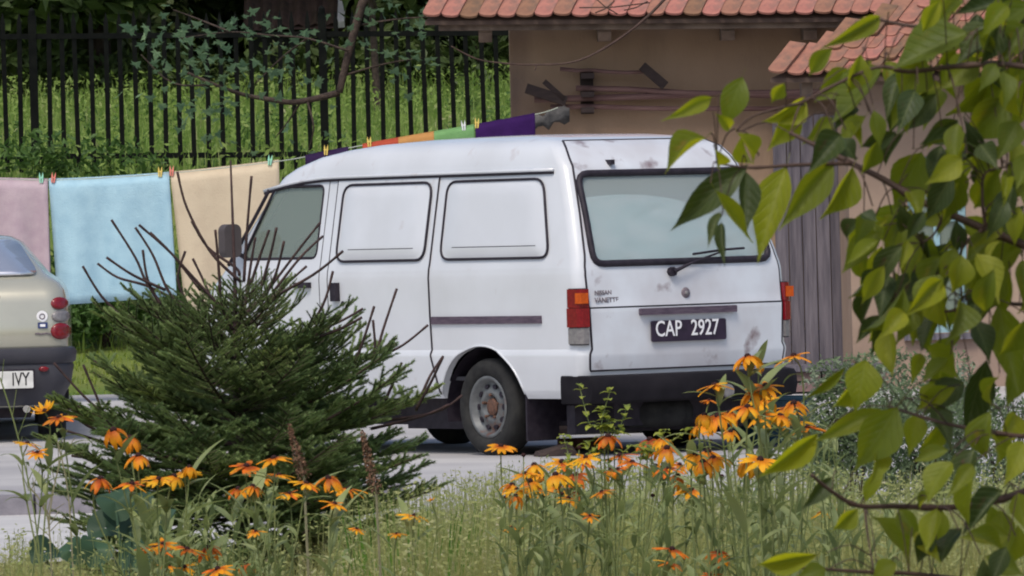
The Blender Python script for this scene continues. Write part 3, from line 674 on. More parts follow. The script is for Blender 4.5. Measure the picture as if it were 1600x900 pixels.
for s in (1, -1):
    if s == 1:
        dm = sidepatch(dr, lambda z: 2.555, .385, 1.70, .006, .03).mesh('sliding_door', m_paint); fixn(dm); autosmooth(dm, 28)
        sd = inst('sliding_door', dm, van)
        q = MB(); q.box((X(2.43), hwz(1.0)+.002, .945), (X(2.49), hwz(1.0)+.04, 1.06)); q.tube([(X(2.40), hwz(.93)+.006, .93), (X(2.40), hwz(.93)+.014, .93)], .016, 8); q.build('handle', m_rubber, sd)
    zz = sorted(set([.37, .62, 1.70] + [z for z in ZS if .37 < z < 1.7]))
    strip_tube(sideline([(dr(z) + .0, z) for z in zz], .0035, s), .0062, 'door_seam', m_rubber, van)
    strip_tube(sideline([(2.56, z) for z in zz], .0035, s), .0045, 'door_seam', m_rubber, van)
    strip_tube(sideline([(2.655, z) for z in zz if z > .55], .0, s), .003, 'door_seam', m_trim, van)
    # blanked windows: pressed panel with rubber gasket
    for nm, qd in (('rear', [(1.40, 1.19), (.31, 1.19), (.45, 1.662), (1.41, 1.662)]), ('front', [(2.48, 1.19), (1.56, 1.19), (1.56, 1.662), (2.48, 1.662)])):
        po = dens(rquad(qd, .085, 5)); off = .012 if nm == 'front' and s == 1 else .006
        pm_ = MB(); cx = sum(p[0] for p in po)/len(po); cz = sum(p[1] for p in po)/len(po)
        rings = []
        for t in (1.0, .93, .9, .6, .3, .001):
            dd = off if t > .92 else off + .005
            rings.append([(X(cx + (l-cx)*t), s*(hwz(cz + (z-cz)*t) + dd), cz + (z-cz)*t) for l, z in po])
        pm_.grid(rings, closed=True)
        bo = pm_.build('window_blank', m_paint, van, smooth=True, fix=True)
        strip_tube(sideline(po, off + .002, s), .0082, 'gasket', m_rubber, bo, closed=True, n=6)
        l0 = min(p[0] for p in po) + .12; l1 = max(p[0] for p in po) - .12
        strip_tube(sideline([(l0 + (l1-l0)*i/6, 1.262) for i in range(7)], off + .004, s), .003, 'bead', m_trim, bo)
    # rub strip
    m = sidepatch(lambda z: .385, lambda z: 1.49, .797, .843, .012, .02, s).mesh('rub_strip', m_strip); fixn(m); inst('rub_strip', m, van)
    # gutter
    gp_ = [(.36 + (3.30-.30)*i/14, 1.713) for i in range(15)]
    strip_tube([Vector((X(l), s*(hwz(1.713)+.012), 1.713 + (0 if l < 2.6 else -.06*((l-2.6)/.7)**2))) for l, z in gp_], .0125, 'gutter', m_paint, van)
    strip_tube([Vector((X(l), s*(hwz(1.70)+.008), 1.697 + (0 if l < 2.6 else -.06*((l-2.6)/.7)**2))) for l, z in gp_], .0085, 'gutter_shadow_gap', m_rubber, van)
    # A pillar gutter
    strip_tube(spline([Vector((X(3.30), s*(hwz(1.66)+.006), 1.65)), Vector((X(3.46), s*(hwz(1.5)+.002), 1.45)), Vector((X(3.68), s*(hwz(1.2)-.012), 1.18))], 5), .012, 'pillar_trim', m_rubber, van)
    # door glass + gasket + quarter loop
    gm = MB(); gm.add([(u, s*(hwz(v)-.012), v) for u, v in dens(dq)], [tuple(range(len(dens(dq))))]); gm.build('door_window', m_glass, van)
    strip_tube([Vector((u, s*(hwz(v)-.002), v)) for u, v in dens(dq)], .009, 'window_gasket', m_rubber, van, closed=True)
    # mirror
    q = MB(); q.prism(rrect(-.065, -.105, .065, .105, .045), -.035, .035, lambda u, v, d: (X(3.48)+d, s*(.89+u), 1.335+v)); mo = q.build('mirror', m_mirror, van)
    q = MB(); q.tube([(X(3.48), s*.86, 1.27), (X(3.48), s*.755, 1.215)], .014, 6); q.build('mirror_arm', m_rubber, mo)
    # door handle of the cab
    q = MB(); q.box((X(2.74), s*(hwz(1.05)), 1.03), (X(2.90), s*(hwz(1.05)+.025), 1.065)); q.build('handle', m_rubber, van)
    # wheel arch lip
    for l, r in ARC:
        strip_tube([Vector((X(l) + r*math.cos(g), s*(hwz(max(.3, .28+(r-.045)*math.sin(g)))+.001), .28 + (r-.045)*math.sin(g))) for g in [rad(14 + 152*i/20) for i in range(21)]], .007, 'wheel_arch_lip', m_paint, van)
        c = MB(); c.prism([(X(l) + (r+.02)*math.cos(g), .28 + (r-.02)*math.sin(g)) for g in [rad(-15 + 210*i/20) for i in range(21)]], .455*s, .46*s, lambda u, v, d: (u, d, v)); c.build('wheel_house', m_rubber, van)
        c = MB(); gs = [rad(-12 + 204*i/24) for i in range(25)]
        c.grid([[(X(l) + (r-.006)*math.cos(g), y_, .28 + (r-.051)*math.sin(g)) for g in gs] for y_ in (.462*s, s*.735)]); c.build('arch_liner', m_rubber, van, smooth=True)
    # lamps on the rear corners
    lampm = []
    for nm, z0, z1, mm, ex in (('tail_lamp_base', .665, 1.003, m_rubber, 0), ('red_lens', .772, .885, m_red, .012), ('red_lens', .888, .998, m_red, .008), ('reverse_lens', .672, .768, m_clear, .006)):
        q = MB(); po = []
        for (x_, y_) in ((.11, .75), (.11, .797), (.03, .797), (.008, .79), (-.005, .775), (-.014, .745), (.02, .735)):
            po.append((X(x_ - ex*(1 if x_ < .1 else -.5)), s*(y_ + (ex if y_ > .76 else 0) + .004)))
        q.prism(po, z0, z1, lambda u, v, d: (u, v, d)); o = q.mesh(nm, mm); fixn(o)
        o = inst(nm, o, van if not lampm else lampm[0]); lampm.append(o)
    q = MB(); q.box((X(-.0275), s*.757, .912), (X(.03), s*.813, .975)); o = q.mesh('amber_lens', m_amber); fixn(o); inst('amber_lens', o, lampm[0])
    # mud flaps
    q = MB(); q.box((X(.60), s*.52, .09), (X(.615), s*.76, .42)); q.build('mud_flap', m_rubber, van)
# tailgate
zs = sorted(set([.512, 1.885] + [z for z in ZS if .512 < z < 1.885])); m = MB(); NY = 16
def ty(z): return hwz(z) - (.062 if z < 1.75 else .062 + .0*z)
o_ = [[(rearx(ty(z)*(1-2*j/NY), z) - .006, ty(z)*(1-2*j/NY), z) for j in range(NY+1)] for z in zs]
i_ = [[(x + .03, y, z) for x, y, z in r] for r in o_]
m.grid(o_); m.grid(i_); n = NY + 1; k = len(zs); b = k*n
for j in range(NY): m.f.append((j, j+1, b+j+1, b+j)); m.f.append(((k-1)*n+j, (k-1)*n+j+1, b+(k-1)*n+j+1, b+(k-1)*n+j))
for i in range(k-1): m.f.append((i*n, (i+1)*n, b+(i+1)*n, b+i*n)); m.f.append((i*n+NY, (i+1)*n+NY, b+(i+1)*n+NY, b+i*n+NY))
tm = m.mesh('tailgate', m_gate); fixn(tm)
c = MB(); c.prism(rq, X(-.2), X(.6), lambda u, v, d: (d, u, v))
tm = boolean(tm, [c]); tm.name = 'tailgate'; autosmooth(tm, 28)
tg = inst('tailgate', tm, van); tg['label'] = 'grimy white tailgate with rust spots'
def rp(y, z, off=.0): return Vector((rearx(y, z) - .006 - off, y, z))
ed = [(ty(z), z) for z in zs] ; ring = ed + [(ty(1.885)*(1-2*j/10), 1.885) for j in range(1, 10)] + [(-y, z) for y, z in ed[::-1]] + [(-ty(.512)*(1-2*j/10), .512) for j in range(1, 10)]
strip_tube([rp(y, z, -.004) for y, z in ring], .0068, 'tailgate_seam', m_rubber, tg, closed=True)
strip_tube([rp(ty(.884)*(1-2*j/12), .884, -.001) for j in range(13)], .005, 'panel_crease', m_trim, tg)
strip_tube([rp(y, z, .004) for y, z in dens(rq)], .021, 'gasket', m_rubber, tg, closed=True, n=8)
po = dens(rq); m = MB(); m.add([tuple(rp(y, z, -.006)) for y, z in po] + [tuple(rp(0, 1.4, -.006))], [(i, (i+1) % len(po), len(po)) for i in range(len(po))]); m.build('rear_window', m_glass2, tg, smooth=True)
# pale sheet bunched behind the rear glass
m = MB(); rows = []
for i in range(25):
    row = []
    for j in range(49):
        y = .70 - 1.40*j/48; zt = 1.50 + .055*math.sin(y*3.0 + .6) - (.05 if y < -.2 else 0); z = 1.05 + (zt - 1.05)*i/24
        nz = mnoise.noise(Vector((y*3.2, z*5.5, 2.0)))*.05 + mnoise.noise(Vector((y*8 + z*6, z*12, 5.0)))*.03 + .01*math.sin(z*40 + y*9)
        y2 = y * min(1, (hwz(z)-.06)/.70)
        row.append((rearx(y2, z) + .075 + nz, y2, z))
    rows.append(row)
m.grid(rows); m.build('window_sheet', m_sheet, van, smooth=True)
q = MB(); q.box((X(.46), -.62, 1.40), (X(.49), .62, 1.70)); q.build('roof_lining', mat('grey_lining', (.50, .51, .58), (.36, .36, .43), rough=.9, scale=3), van)
m = MB(); m.prism(rrect(-.365, .831, .365, .872, .008), 0, .028, lambda u, v, d: (rearx(u, v) - .006 - d, u + .02, v)); m.build('handle_bar', m_strip, tg, fix=True)
# plate with lettering
def text(body_, size, mm, parent, M, name='lettering', ext=.0015, sx=1.0):
    cu = bpy.data.curves.new(name, 'FONT'); cu.body = body_; cu.size = size; cu.align_x = 'CENTER'; cu.align_y = 'CENTER'; cu.extrude = ext; cu.offset = size*.007; cu.resolution_u = 3
    o = bpy.data.objects.new(name, cu); C.objects.link(o)
    dg = bpy.context.evaluated_depsgraph_get(); dg.update(); me = bpy.data.meshes.new_from_object(o.evaluated_get(dg)); bpy.data.objects.remove(o)
    me.materials.clear(); me.materials.append(mm)
    o = inst(name, me, parent, matrix=M @ Matrix.Diagonal((sx, 1, 1, 1))); return o
RM = Matrix(((0, 0, -1, 0), (-1, 0, 0, 0), (0, 1, 0, 0), (0, 0, 0, 1)))      # text plane -> rear plane (reads from behind)
PYc, PZc = .025, .732
m = MB(); m.prism(rrect(-.283, -.063, .283, .063, .012), 0, .012, lambda u, v, d: (rearx(PYc, PZc) - .012 - d, PYc + u, PZc + v)); pl = m.build('number_plate', m_plate, tg, fix=True)
def rtext(s, size, mm, y, z, par, off=.0265, sx=1.0, ext=.0015, name='lettering'):
    M = RM.copy(); M.translation = (rearx(y, z) - off, y, z); return text(s, size, mm, par, M, name, ext, sx)
rtext('CAP', .134, m_white, PYc + .158, PZc + .010, pl, sx=.80)
rtext('2927', .134, m_white, PYc - .118, PZc + .010, pl, sx=.80)
rtext('NISSAN', .038, m_badge, .63, .972, tg, off=.010)
rtext('VANETTE', .042, m_badge, .61, .928, tg, off=.010)
m = MB(); m.lathe([(.001, .012), (.026, .010), (.034, 0)], 16, 'Z', Matrix.Translation((rearx(.02, .955) - .006, .02, .955)) @ Matrix.Rotation(rad(-90), 4, 'Y')); eo = m.build('emblem', m_badge, tg, smooth=True)
m = MB(); m.lathe([(.001, .016), (.014, .015), (.015, .010)], 10, 'Z', Matrix.Translation((rearx(.02, .955) - .006, .02, .955)) @ Matrix.Rotation(rad(-90), 4, 'Y')); m.build('emblem_ring', m_clear, eo, smooth=True)
# wiper
pv = rp(.12, 1.085, .035); m = MB(); m.tube([rp(.12, 1.085, .0), pv], .028, 8); wi = m.build('wiper', m_rubber, tg)
m = MB(); m.tube([pv, rp(-.02, 1.135, .045), rp(-.30, 1.205, .045)], [.014, .009, .006], 6); m.build('wiper_arm', m_rubber, wi)
m = MB(); m.tube([rp(-.05, 1.185, .03), rp(-.30, 1.207, .032), rp(-.46, 1.212, .03)], .008, 5); m.build('wiper_blade', m_rubber, wi)
m = MB(); m.box(tuple(rp(.37, 1.735, .03)), tuple(rp(.34, 1.765, -.02) )); m.build('washer_nozzle', m_rubber, tg, fix=True)
# rear bumper
m = MB(); rows = []
for z, off in ((.315, .03), (.33, .07), (.38, .085), (.45, .08), (.475, .06), (.483, .0)):
    row = []
    for j in range(25):
        y = .775*(1 - 2*j/24); a = abs(y)/.775
        row.append((X(0) - off - .02 + .10*max(0, a - .9)**1.0*3 - .035*(1-a*a), y * (1 + off*.15), z))
    row = [(X(.20), .80 + off*.1, z)] + row + [(X(.20), -.80 - off*.1, z)]; rows.append(row)
m.grid(rows); m.add([p for p in rows[0]], [tuple(range(len(rows[0])))]); m.add([p for p in rows[-1]], [tuple(range(len(rows[-1])))])
bmp = m.mesh('rear_bumper', m_trim); fixn(bmp); autosmooth(bmp, 40); inst('rear_bumper', bmp, van)
m = MB(); m.box((X(4.02), -.78, .28), (X(4.18), .78, .50)); m.build('front_bumper', m_trim, van)
for s in (1, -1):
    q = MB(); q.box((X(4.05), s*.45, .62), (X(4.145), s*.70, .80)); o = q.mesh('headlight', m_clear); fixn(o); inst('headlight', o, van)
po = dens(ws); m = MB(); m.add([(lerp(XF, v) - VL - .03, u, v) for u, v in po], [tuple(range(len(po)))]); m.build('windscreen', m_glass, van)
# underbody, lowered with the spare wheel to darken the ground below the bumper
m = MB(); m.box((X(.15), -.45, .17), (X(3.95), .45, .44)); m.build('underbody', m_rubber, van)
m = MB(); m.box((X(.92), -.60, .23), (X(1.10), .60, .33)); m.build('axle', m_rubber, van)
m = MB(); m.lathe([(.001, .018), (.04, .015), (.045, 0)], 14, 'Z', Matrix.Translation((X(-.13), -.20, .36)) @ Matrix.Rotation(rad(-90), 4, 'Y')); m.build('fog_reflector', m_clear, van)
m = MB(); m.lathe([(.16, -.07), (.27, -.08), (.295, -.03), (.295, .03), (.27, .08), (.16, .07)], 28, 'Z', Matrix.Translation((X(.36), .05, .235))); m.build('spare_wheel', m_tyre, van, smooth=True)
m = MB(); m.box((X(.26), -.66, .13), (X(.34), .66, .30)); m.build('shade_beam', m_rubber, van)  # dark beam added low and wide to shade the gap below the bumper
m = MB(); m.box((X(1.3), -.1, .15), (X(2.1), .55, .36)); m.build('fuel_tank', m_rubber, van)
m = MB(); m.tube([(X(.4), -.3, .2), (X(-.04), -.3, .2)], .022, 8); m.build('exhaust_pipe', m_hub, van)
# wheels
def wheel_meshes(rt=.295, wd=.18, rr=.185):
    t = MB(); h = wd/2
    t.lathe([(rr, -h*.8), (rr+.03, -h), (rt-.035, -h), (rt-.008, -h*.82), (rt, -h*.6), (rt, h*.6), (rt-.008, h*.82), (rt-.035, h), (rr+.03, h), (rr, h*.8), (rr-.01, 0), (rr, -h*.8)], 36, 'Y')
    rim = MB(); rim.lathe([(rr+.004, h*.86), (rr-.004, h*.92), (rr-.018, h*.86), (rr-.03, h*.5), (rr-.05, h*.42), (.095, h*.62), (.075, h*.62), (.062, h*.3), (.06, h*.3), (.001, h*.3)], 32, 'Y')
    hub = MB(); hub.lathe([(.055, h*.3), (.052, h*.52), (.03, h*.62), (.001, h*.62)], 16, 'Y')
    for i in range(5):
        g = rad(72*i + 20); hub.lathe([(.010, h*.36), (.010, h*.72), (.001, h*.74)], 6, 'Y', Matrix.Translation((.073*math.cos(g), 0, .073*math.sin(g))))
    hols = []
    for i in range(10):
        hol = MB(); g = rad(36*i); M = Matrix.Rotation(-g, 4, 'Y') @ Matrix.Translation((.127, h*.545, 0)) @ Matrix.Rotation(-.24, 4, 'Z')
        hol.prism([(.014*math.cos(a), .019*math.sin(a)) for a in [2*math.pi*j/10 for j in range(10)]], -.01, .006, lambda u, v, d: M @ Vector((u, d, v))); hm = hol.mesh('vent_hole', m_rubber); fixn(hm); hols.append(hm)
    a = t.mesh('tyre', m_tyre, True); fixn(a); b = rim.mesh('rim', m_rim, True); fixn(b); c_ = hub.mesh('hub', m_hub); fixn(c_); return a, b, c_, hols
wm = wheel_meshes()
def put_wheel(parent, x, y, r, s, ms, name='wheel'):
    wo_ = empty(name, (x, y, r)); wo_.parent = parent
    if s < 0: wo_.rotation_euler = (0, 0, math.pi)
    for nm, me in zip(('tyre', 'rim', 'hub'), ms[:3]): inst(nm, me, wo_)
    for me in ms[3]: inst('vent_hole', me, wo_)
for l in (1.015, 3.25):
    for s in (1, -1): put_wheel(van, X(l), s*.665, .293, s, wm)

# ------------------------------------------------------------------ beige hatchback, rear towards us
car = empty('beige_hatchback', (-3.97, 52.35, 0), 'beige hatchback car with dark grey bumper parked beside the washing line', 'car', rz=rad(90 + 3))
cX = [(.25, .10), (.62, .04), (.66, .02), (.8, .03), (1.0, .07), (1.08, .13), (1.12, .20), (1.25, .42), (1.36, .68), (1.40, .86), (1.425, 1.2)]
cW = [(.25, .78), (.40, .845), (.60, .87), (.85, .874), (.95, .868), (1.03, .852), (1.08, .82), (1.115, .765), (1.14, .73), (1.25, .645), (1.36, .56), (1.40, .49), (1.425, .3)]
cF = [(.25, 3.95), (.5, 4.05), (.65, 4.02), (.85, 3.6), (.95, 3.05), (1.12, 2.75), (1.25, 2.45), (1.36, 2.2), (1.40, 2.05), (1.425, 1.7)]
cz = sorted(set(z for z, _ in cX + cW + cF))
def cout(z):
    hw = lerp(cW, z); a = lerp(cX, z); b = lerp(cF, z); rr = min(.14, hw*.45); pts = []
    bow = .07
    for i in range(11):
        y = (hw-rr)*(1-2*i/10); pts.append((a - bow*(1-(y/hw)**2), y))
    x0 = pts[-1][0]
    def arc(cx, cy, r, a0, a1, n): return [(cx + r*math.cos(rad(a0+(a1-a0)*i/n)), cy + r*math.sin(rad(a0+(a1-a0)*i/n))) for i in range(1, n+1)]
    pts += arc(x0+rr, -(hw-rr), rr, 180, 270, 6)
    pts += [(x0+rr+(b-rr-x0-rr)*i/8, -hw) for i in range(1, 9)] + arc(b-rr, -(hw-rr), rr, -90, 0, 5) + [(b, (hw-rr))] + arc(b-rr, hw-rr, rr, 0, 90, 5)
    pts += [(b-rr+(x0+rr-b+rr)*i/8, hw) for i in range(1, 9)] + arc(x0+rr, hw-rr, rr, 90, 180, 6)[:-1]
    return pts
CL = 2.0
m = MB(); rows = [[(x-CL, y, z) for x, y in cout(z)] for z in cz]; m.grid(rows, closed=True); nn = len(rows[0])
m.f.append(tuple(range(nn))); m.f.append(tuple((len(cz)-1)*nn + i for i in range(nn))[::-1])
cm = m.mesh('body', m_carp); fixn(cm)
cc = []
for l in (.72, 3.26):
    for s in (1, -1):
        c = MB(); c.prism([(l-CL + .35*math.cos(g), .29 + .35*math.sin(g)) for g in [2*math.pi*i/24 for i in range(24)]], s*.6, s*1.1, lambda u, v, d: (u, d, v)); cc.append(c)
cm = boolean(cm, cc); cm.name = 'body'; autosmooth(cm, 40); inst('body', cm, car)
def crx(y, z): return lerp(cX, z) - .07*(1-(y/lerp(cW, z))**2) - CL
def cpt(y, z, off=.0):
    hw = lerp(cW, z); rr = min(.14, hw*.45); lim = hw - rr
    if abs(y) <= lim: return Vector((crx(y, z) - off, y, z))
    x0 = lerp(cX, z) - .07*(1-(lim/hw)**2) - CL
    t = min(1, (abs(y) - lim)/rr); g = math.asin(min(.999, t)); s = 1 if y > 0 else -1
    return Vector((x0 + rr - (rr+off)*math.cos(g), s*(lim + (rr+off)*math.sin(g)), z))
def cpatch(y0, y1, z0, z1, off, name, mm, par, n=10, shape=None):
    po = shape or dens(rrect(y0, z0, y1, z1, min(.02, (z1-z0)*.45)))
    cy = sum(p[0] for p in po)/len(po); czz = sum(p[1] for p in po)/len(po); k = len(po)
    q = MB(); rings = []
    for t, o2 in ((1, -.012), (1, off*.55), (.85, off), (.5, off*1.1), (.02, off*1.1)): rings.append([tuple(cpt(cy+(y-cy)*t, czz+(z-czz)*t, o2)) for y, z in po])
    q.grid(rings, closed=True); return q.build(name, mm, par, smooth=True, fix=True)
def ell(cy, cz_, a, b, n=16): return [(cy + a*math.cos(2*math.pi*i/n), cz_ + b*math.sin(2*math.pi*i/n)) for i in range(n)]
# rear window & glass
wpo = [(-.68, 1.135), (.68, 1.135), (.52, 1.38), (-.52, 1.38)]; wpo = dens(rquad(wpo, .06))
q = MB(); rings = [[tuple(cpt(y*t, 1.25+(z-1.25)*t, .035 if t < 1 else .0)) for y, z in wpo] for t in (1, .985, .7, .4, .02)]; q.grid(rings, closed=True); q.build('rear_window', mat('car_glass', (.80, .80, .84), rough=.15, spec=1.0, metal=.8), car, smooth=True, fix=True)
for s in (1, -1):
    cpatch(0, 0, 0, 0, .018, 'tail_light', m_red, car, shape=ell(s*.815, .94, .055, .042))
    cpatch(0, 0, 0, 0, .016, 'reverse_light', m_clear, car, shape=ell(s*.822, .853, .06, .04))
    cpatch(0, 0, 0, 0, .02, 'tail_light', m_red, car, shape=ell(s*.82, .752, .066, .056))
cpatch(-.42, .42, .985, 1.005, .012, 'brake_light', m_red, car, shape=rrect(-.42, .984, .42, 1.008, .01))
# bumper
m = MB(); rows = []
bp_ = [(z, o2) for z, o2 in ((.24, -.05), (.26, .015), (.40, .035), (.52, .04), (.535, .03), (.55, .05), (.61, .052), (.64, .035), (.65, -.02))]
for z, o2 in bp_:
    row = []
    for j in range(41):
        y = lerp(cW, z)*.999*(1-2*j/40); row.append(tuple(cpt(y, z, o2)))
    e = row[0]; row = [(e[0]+.16, e[1]+.004, z)] + row + [(row[-1][0]+.16, row[-1][1]-.004, z)]; rows.append(row)
m.grid(rows); q = m.mesh('bumper', m_carb); fixn(q); autosmooth(q, 50); bpo = inst('bumper', q, car)
for s in (1, -1): cpatch(0, 0, 0, 0, .052, 'reflector', m_red, bpo, shape=ell(s*.70, .50, .035, .02))
q = MB(); q.prism(rrect(-.26, -.058, .26, .058, .008), 0, .012, lambda u, v, d: (crx(0, .41) - .075 - d, -.37 + u, .435 + v)); cpl = q.build('number_plate', m_wplate, bpo, fix=True)
M = RM.copy(); M.translation = (crx(0, .41) - .0885, -.545, .435); text('IVY', .125, m_black, cpl, M, sx=.66)
q = MB(); q.prism(rrect(-.275, -.07, .275, .07, .012), 0, .006, lambda u, v, d: (crx(0, .41) - .071 - d, -.37 + u, .435 + v)); q.build('plate_frame', m_rubber, bpo, fix=True)
# stickers and model script
q = MB(); p = cpt(-.70, .855, .004)
q.lathe([(.001, .003), (.037, .003), (.038, 0)], 18, 'Z', Matrix.Translation(p) @ Matrix.Rotation(rad(-90), 4, 'Y')); stk = q.build('sticker', m_white, car)
q = MB(); p = cpt(-.70, .855, .008); q.tube([p + Vector((0, .017*math.cos(g), .017*math.sin(g))) for g in [2*math.pi*i/14 for i in range(14)]], .004, 4, closed=True); q.build('sticker_ring', m_badge, stk)
q = MB(); q.box(tuple(cpt(-.67, .775, .008)), tuple(cpt(-.735, .815, .0))); o = q.mesh('sticker_band', mat('navy_print', (.03, .05, .16), rough=.5)); fixn(o); inst('sticker_band', o, stk)
q = MB(); q.box(tuple(cpt(-.685, .785, .012)), tuple(cpt(-.72, .803, .004))); o = q.mesh('sticker_mark', m_white); fixn(o); inst('sticker_mark', o, stk)
q = MB(); q.tube([cpt(-.65 - .11*i/6, .738 + .003*math.sin(i*2), .006) for i in range(7)], .006, 5); q.build('script_badge', m_badge, car)
cwm = wheel_meshes(.285, .19, .18)
for l in (.72, 3.26):
    for s in (1, -1): put_wheel(car, l-CL, s*.74, .283, s, cwm)
m = MB(); m.box((.30-CL, -.60, .17), (3.7-CL, .60, .30)); m.build('underbody', m_rubber, car)
m = MB(); m.tube([(.35-CL, -.58, .235), (-.02-CL, -.58, .235)], .026, 10); m.build('exhaust_pipe', m_chrome, car)
q = MB(); q.box((.98-CL, -.86, .12), (1.0-CL, -.62, .34)); q.build('mud_flap', m_rubber, car)

# ------------------------------------------------------------------ things under and behind the van
for i, (lx, lz, ly) in enumerate(((.0, .075, 0), (.02, .075, .16), (-.03, .075, .32), (.01, .205, .08), (-.02, .205, .24), (.0, .33, .16))):
    m = MB(); rr_ = R.uniform(.062, .078); n_ = 9; pts_ = [Vector((-.62 + 1.24*k/n_, R.uniform(-.008, .008), R.uniform(-.008, .008))) for k in range(n_+1)]; m.tube(pts_, [rr_*R.uniform(.93, 1.06) for _ in pts_], 9)
    o = m.build('firewood_log', m_dwood, loc=(.84 + lx, 49.1 + ly, lz), rot=(0, 0, R.uniform(-.03, .03)), smooth=True); tag(o, 'dark log in the low pile on the driveway beyond the van', 'log', 'logs piled beyond the van')
tub = empty('blue_tub', P(1205, 705, 46.0).to_tuple()[:2] + (0,), 'dark blue plastic tub standing on the driveway behind the van', 'tub')
m = MB(); m.lathe([(.001, 0), (.22, 0), (.27, .27), (.285, .275), (.285, .29), (.262, .29), (.21, .02), (.001, .02)], 24); m.build('shell', m_blue, tub, smooth=False)
m = MB(); m.tube([(-.27, 0, .26), (-.33, 0, .25), (-.33, .02, .16), (-.26, 0, .15)], .012, 5); m.build('handle', m_blue, tub)
m = MB(); m.box((-.12, -.06, 0), (.12, .06, .07)); ob = m.build('clay_brick', m_brick, loc=P(905, 690, 45.9).to_tuple()[:2] + (.002,), rot=(0, 0, .5)); tag(ob, 'terracotta brick lying on the driveway under the van bumper', 'brick')
m = MB(); 
m.add([(-.22, -.08, 0), (.2, -.08, 0), (.2, .08, 0), (-.22, .08, 0), (-.2, -.06, .03), (.12, -.07, .10), (.14, .06, .11), (-.2, .07, .04)], [(0,3,2,1), (4,5,6,7), (0,1,5,4), (1,2,6,5), (2,3,7,6), (3,0,4,7)])
ob = m.build('wheel_chock', m_dwood, loc=(VC + vF*.42 + vR*.12).to_tuple()[:2] + (.002,), rot=(0, 0, .25), scale=(.6, .8, .7)); tag(ob, 'dark wooden wedge behind the rear wheel of the van', 'wedge')

# ------------------------------------------------------------------ washing line, laundry and pegs
LY = 56.4
line_px = [(-140, 279), (0, 280), (100, 281), (265, 271), (435, 252), (510, 238), (600, 221), (745, 196), (840, 178), (872, 168)]
line = spline([P(x, y, LY) for x, y in line_px], 6)
m = MB(); b0 = line[0].copy(); m.tube([p - b0 for p in line], .0045, 5); lo = m.build('washing_line', m_rope, loc=b0); tag(lo, 'thin washing line running from the house corner past the van', 'washing line')
pp = empty('line_post', (line[0].x, LY, hY(LY) ), 'grey metal post carrying the far end of the washing line', 'post')
m = MB(); m.tube([(0, 0, -.1), (0, 0, line[0].z - hY(LY) + .06)], .025, 8); m.build('post', m_chrome, pp); m = MB(); m.tube([(0, -.15, line[0].z - hY(LY) + .02), (0, .15, line[0].z - hY(LY) + .02)], .015, 6); m.build('crossbar', m_chrome, pp)
def line_at(x):
    for a, b in zip(line, line[1:]):
        if a.x <= x <= b.x: return a.lerp(b, (x-a.x)/(b.x-a.x))
    return line[-1] if x > line[-1].x else line[0]
def laundry(name, px0, px1, drop, back, mm, label, cat, wav=.02, freq=9, taper=(0, 0), seed=0, slope=0, n=26):
    xa = P(px0, 280, LY).x; xb = P(px1, 260, LY).x; base = line_at((xa+xb)/2); m = MB(); rows = []
    prof = [(-back*(1-i/5), .012) for i in range(5)] + [(0.0, .0)] + [(-drop*(i+1)/14, -.012) for i in range(14)]
    for k, (dz, dy) in enumerate(prof):
        row = []
        for j in range(n):
            t = j/(n-1); f = -dz/max(drop, .01)
            x = xa + (xb-xa)*t + taper[0]*f*(1-t) + taper[1]*f*t
            lp = line_at(xa + (xb-xa)*t)
            wv = wav*f**.7*math.sin(freq*t + seed) + wav*.6*f*mnoise.noise(Vector((t*7, f*2, seed)))
            z = lp.z + .007*(1 if dz == 0 else 0) + dz + slope*f*(t-.5)
            row.append(Vector((x, LY + dy + (wv if dy <= 0 else wv*.8 + .01), z)) - base)
        rows.append(row)
    m.grid(rows); o = m.build(name, mm, loc=base, smooth=True); md = o.modifiers.new('s', 'SOLIDIFY'); md.thickness = .006
    return tag(o, label, cat)
laundry('mauve_towel', -110, 74, .98, .85, m_pink, 'mauve terry towel pegged on the line next to the blue towel', 'towel', seed=1, wav=.045, freq=22)
laundry('blue_towel', 76, 264, .93, .8, m_bluet, 'pale blue terry towel hanging on the line', 'towel', seed=2, wav=.04, freq=15, taper=(.045, .035), slope=.02)
laundry('beige_sheet', 266, 436, 1.05, .9, m_beige, 'beige cotton sheet on the line in front of the van cab', 'sheet', seed=3, wav=.035, freq=11, taper=(.09, 0))
laundry('navy_cloth', 478, 545, .5, .3, m_navy, 'dark navy cloth on the line behind the van roof', 'cloth', seed=4)
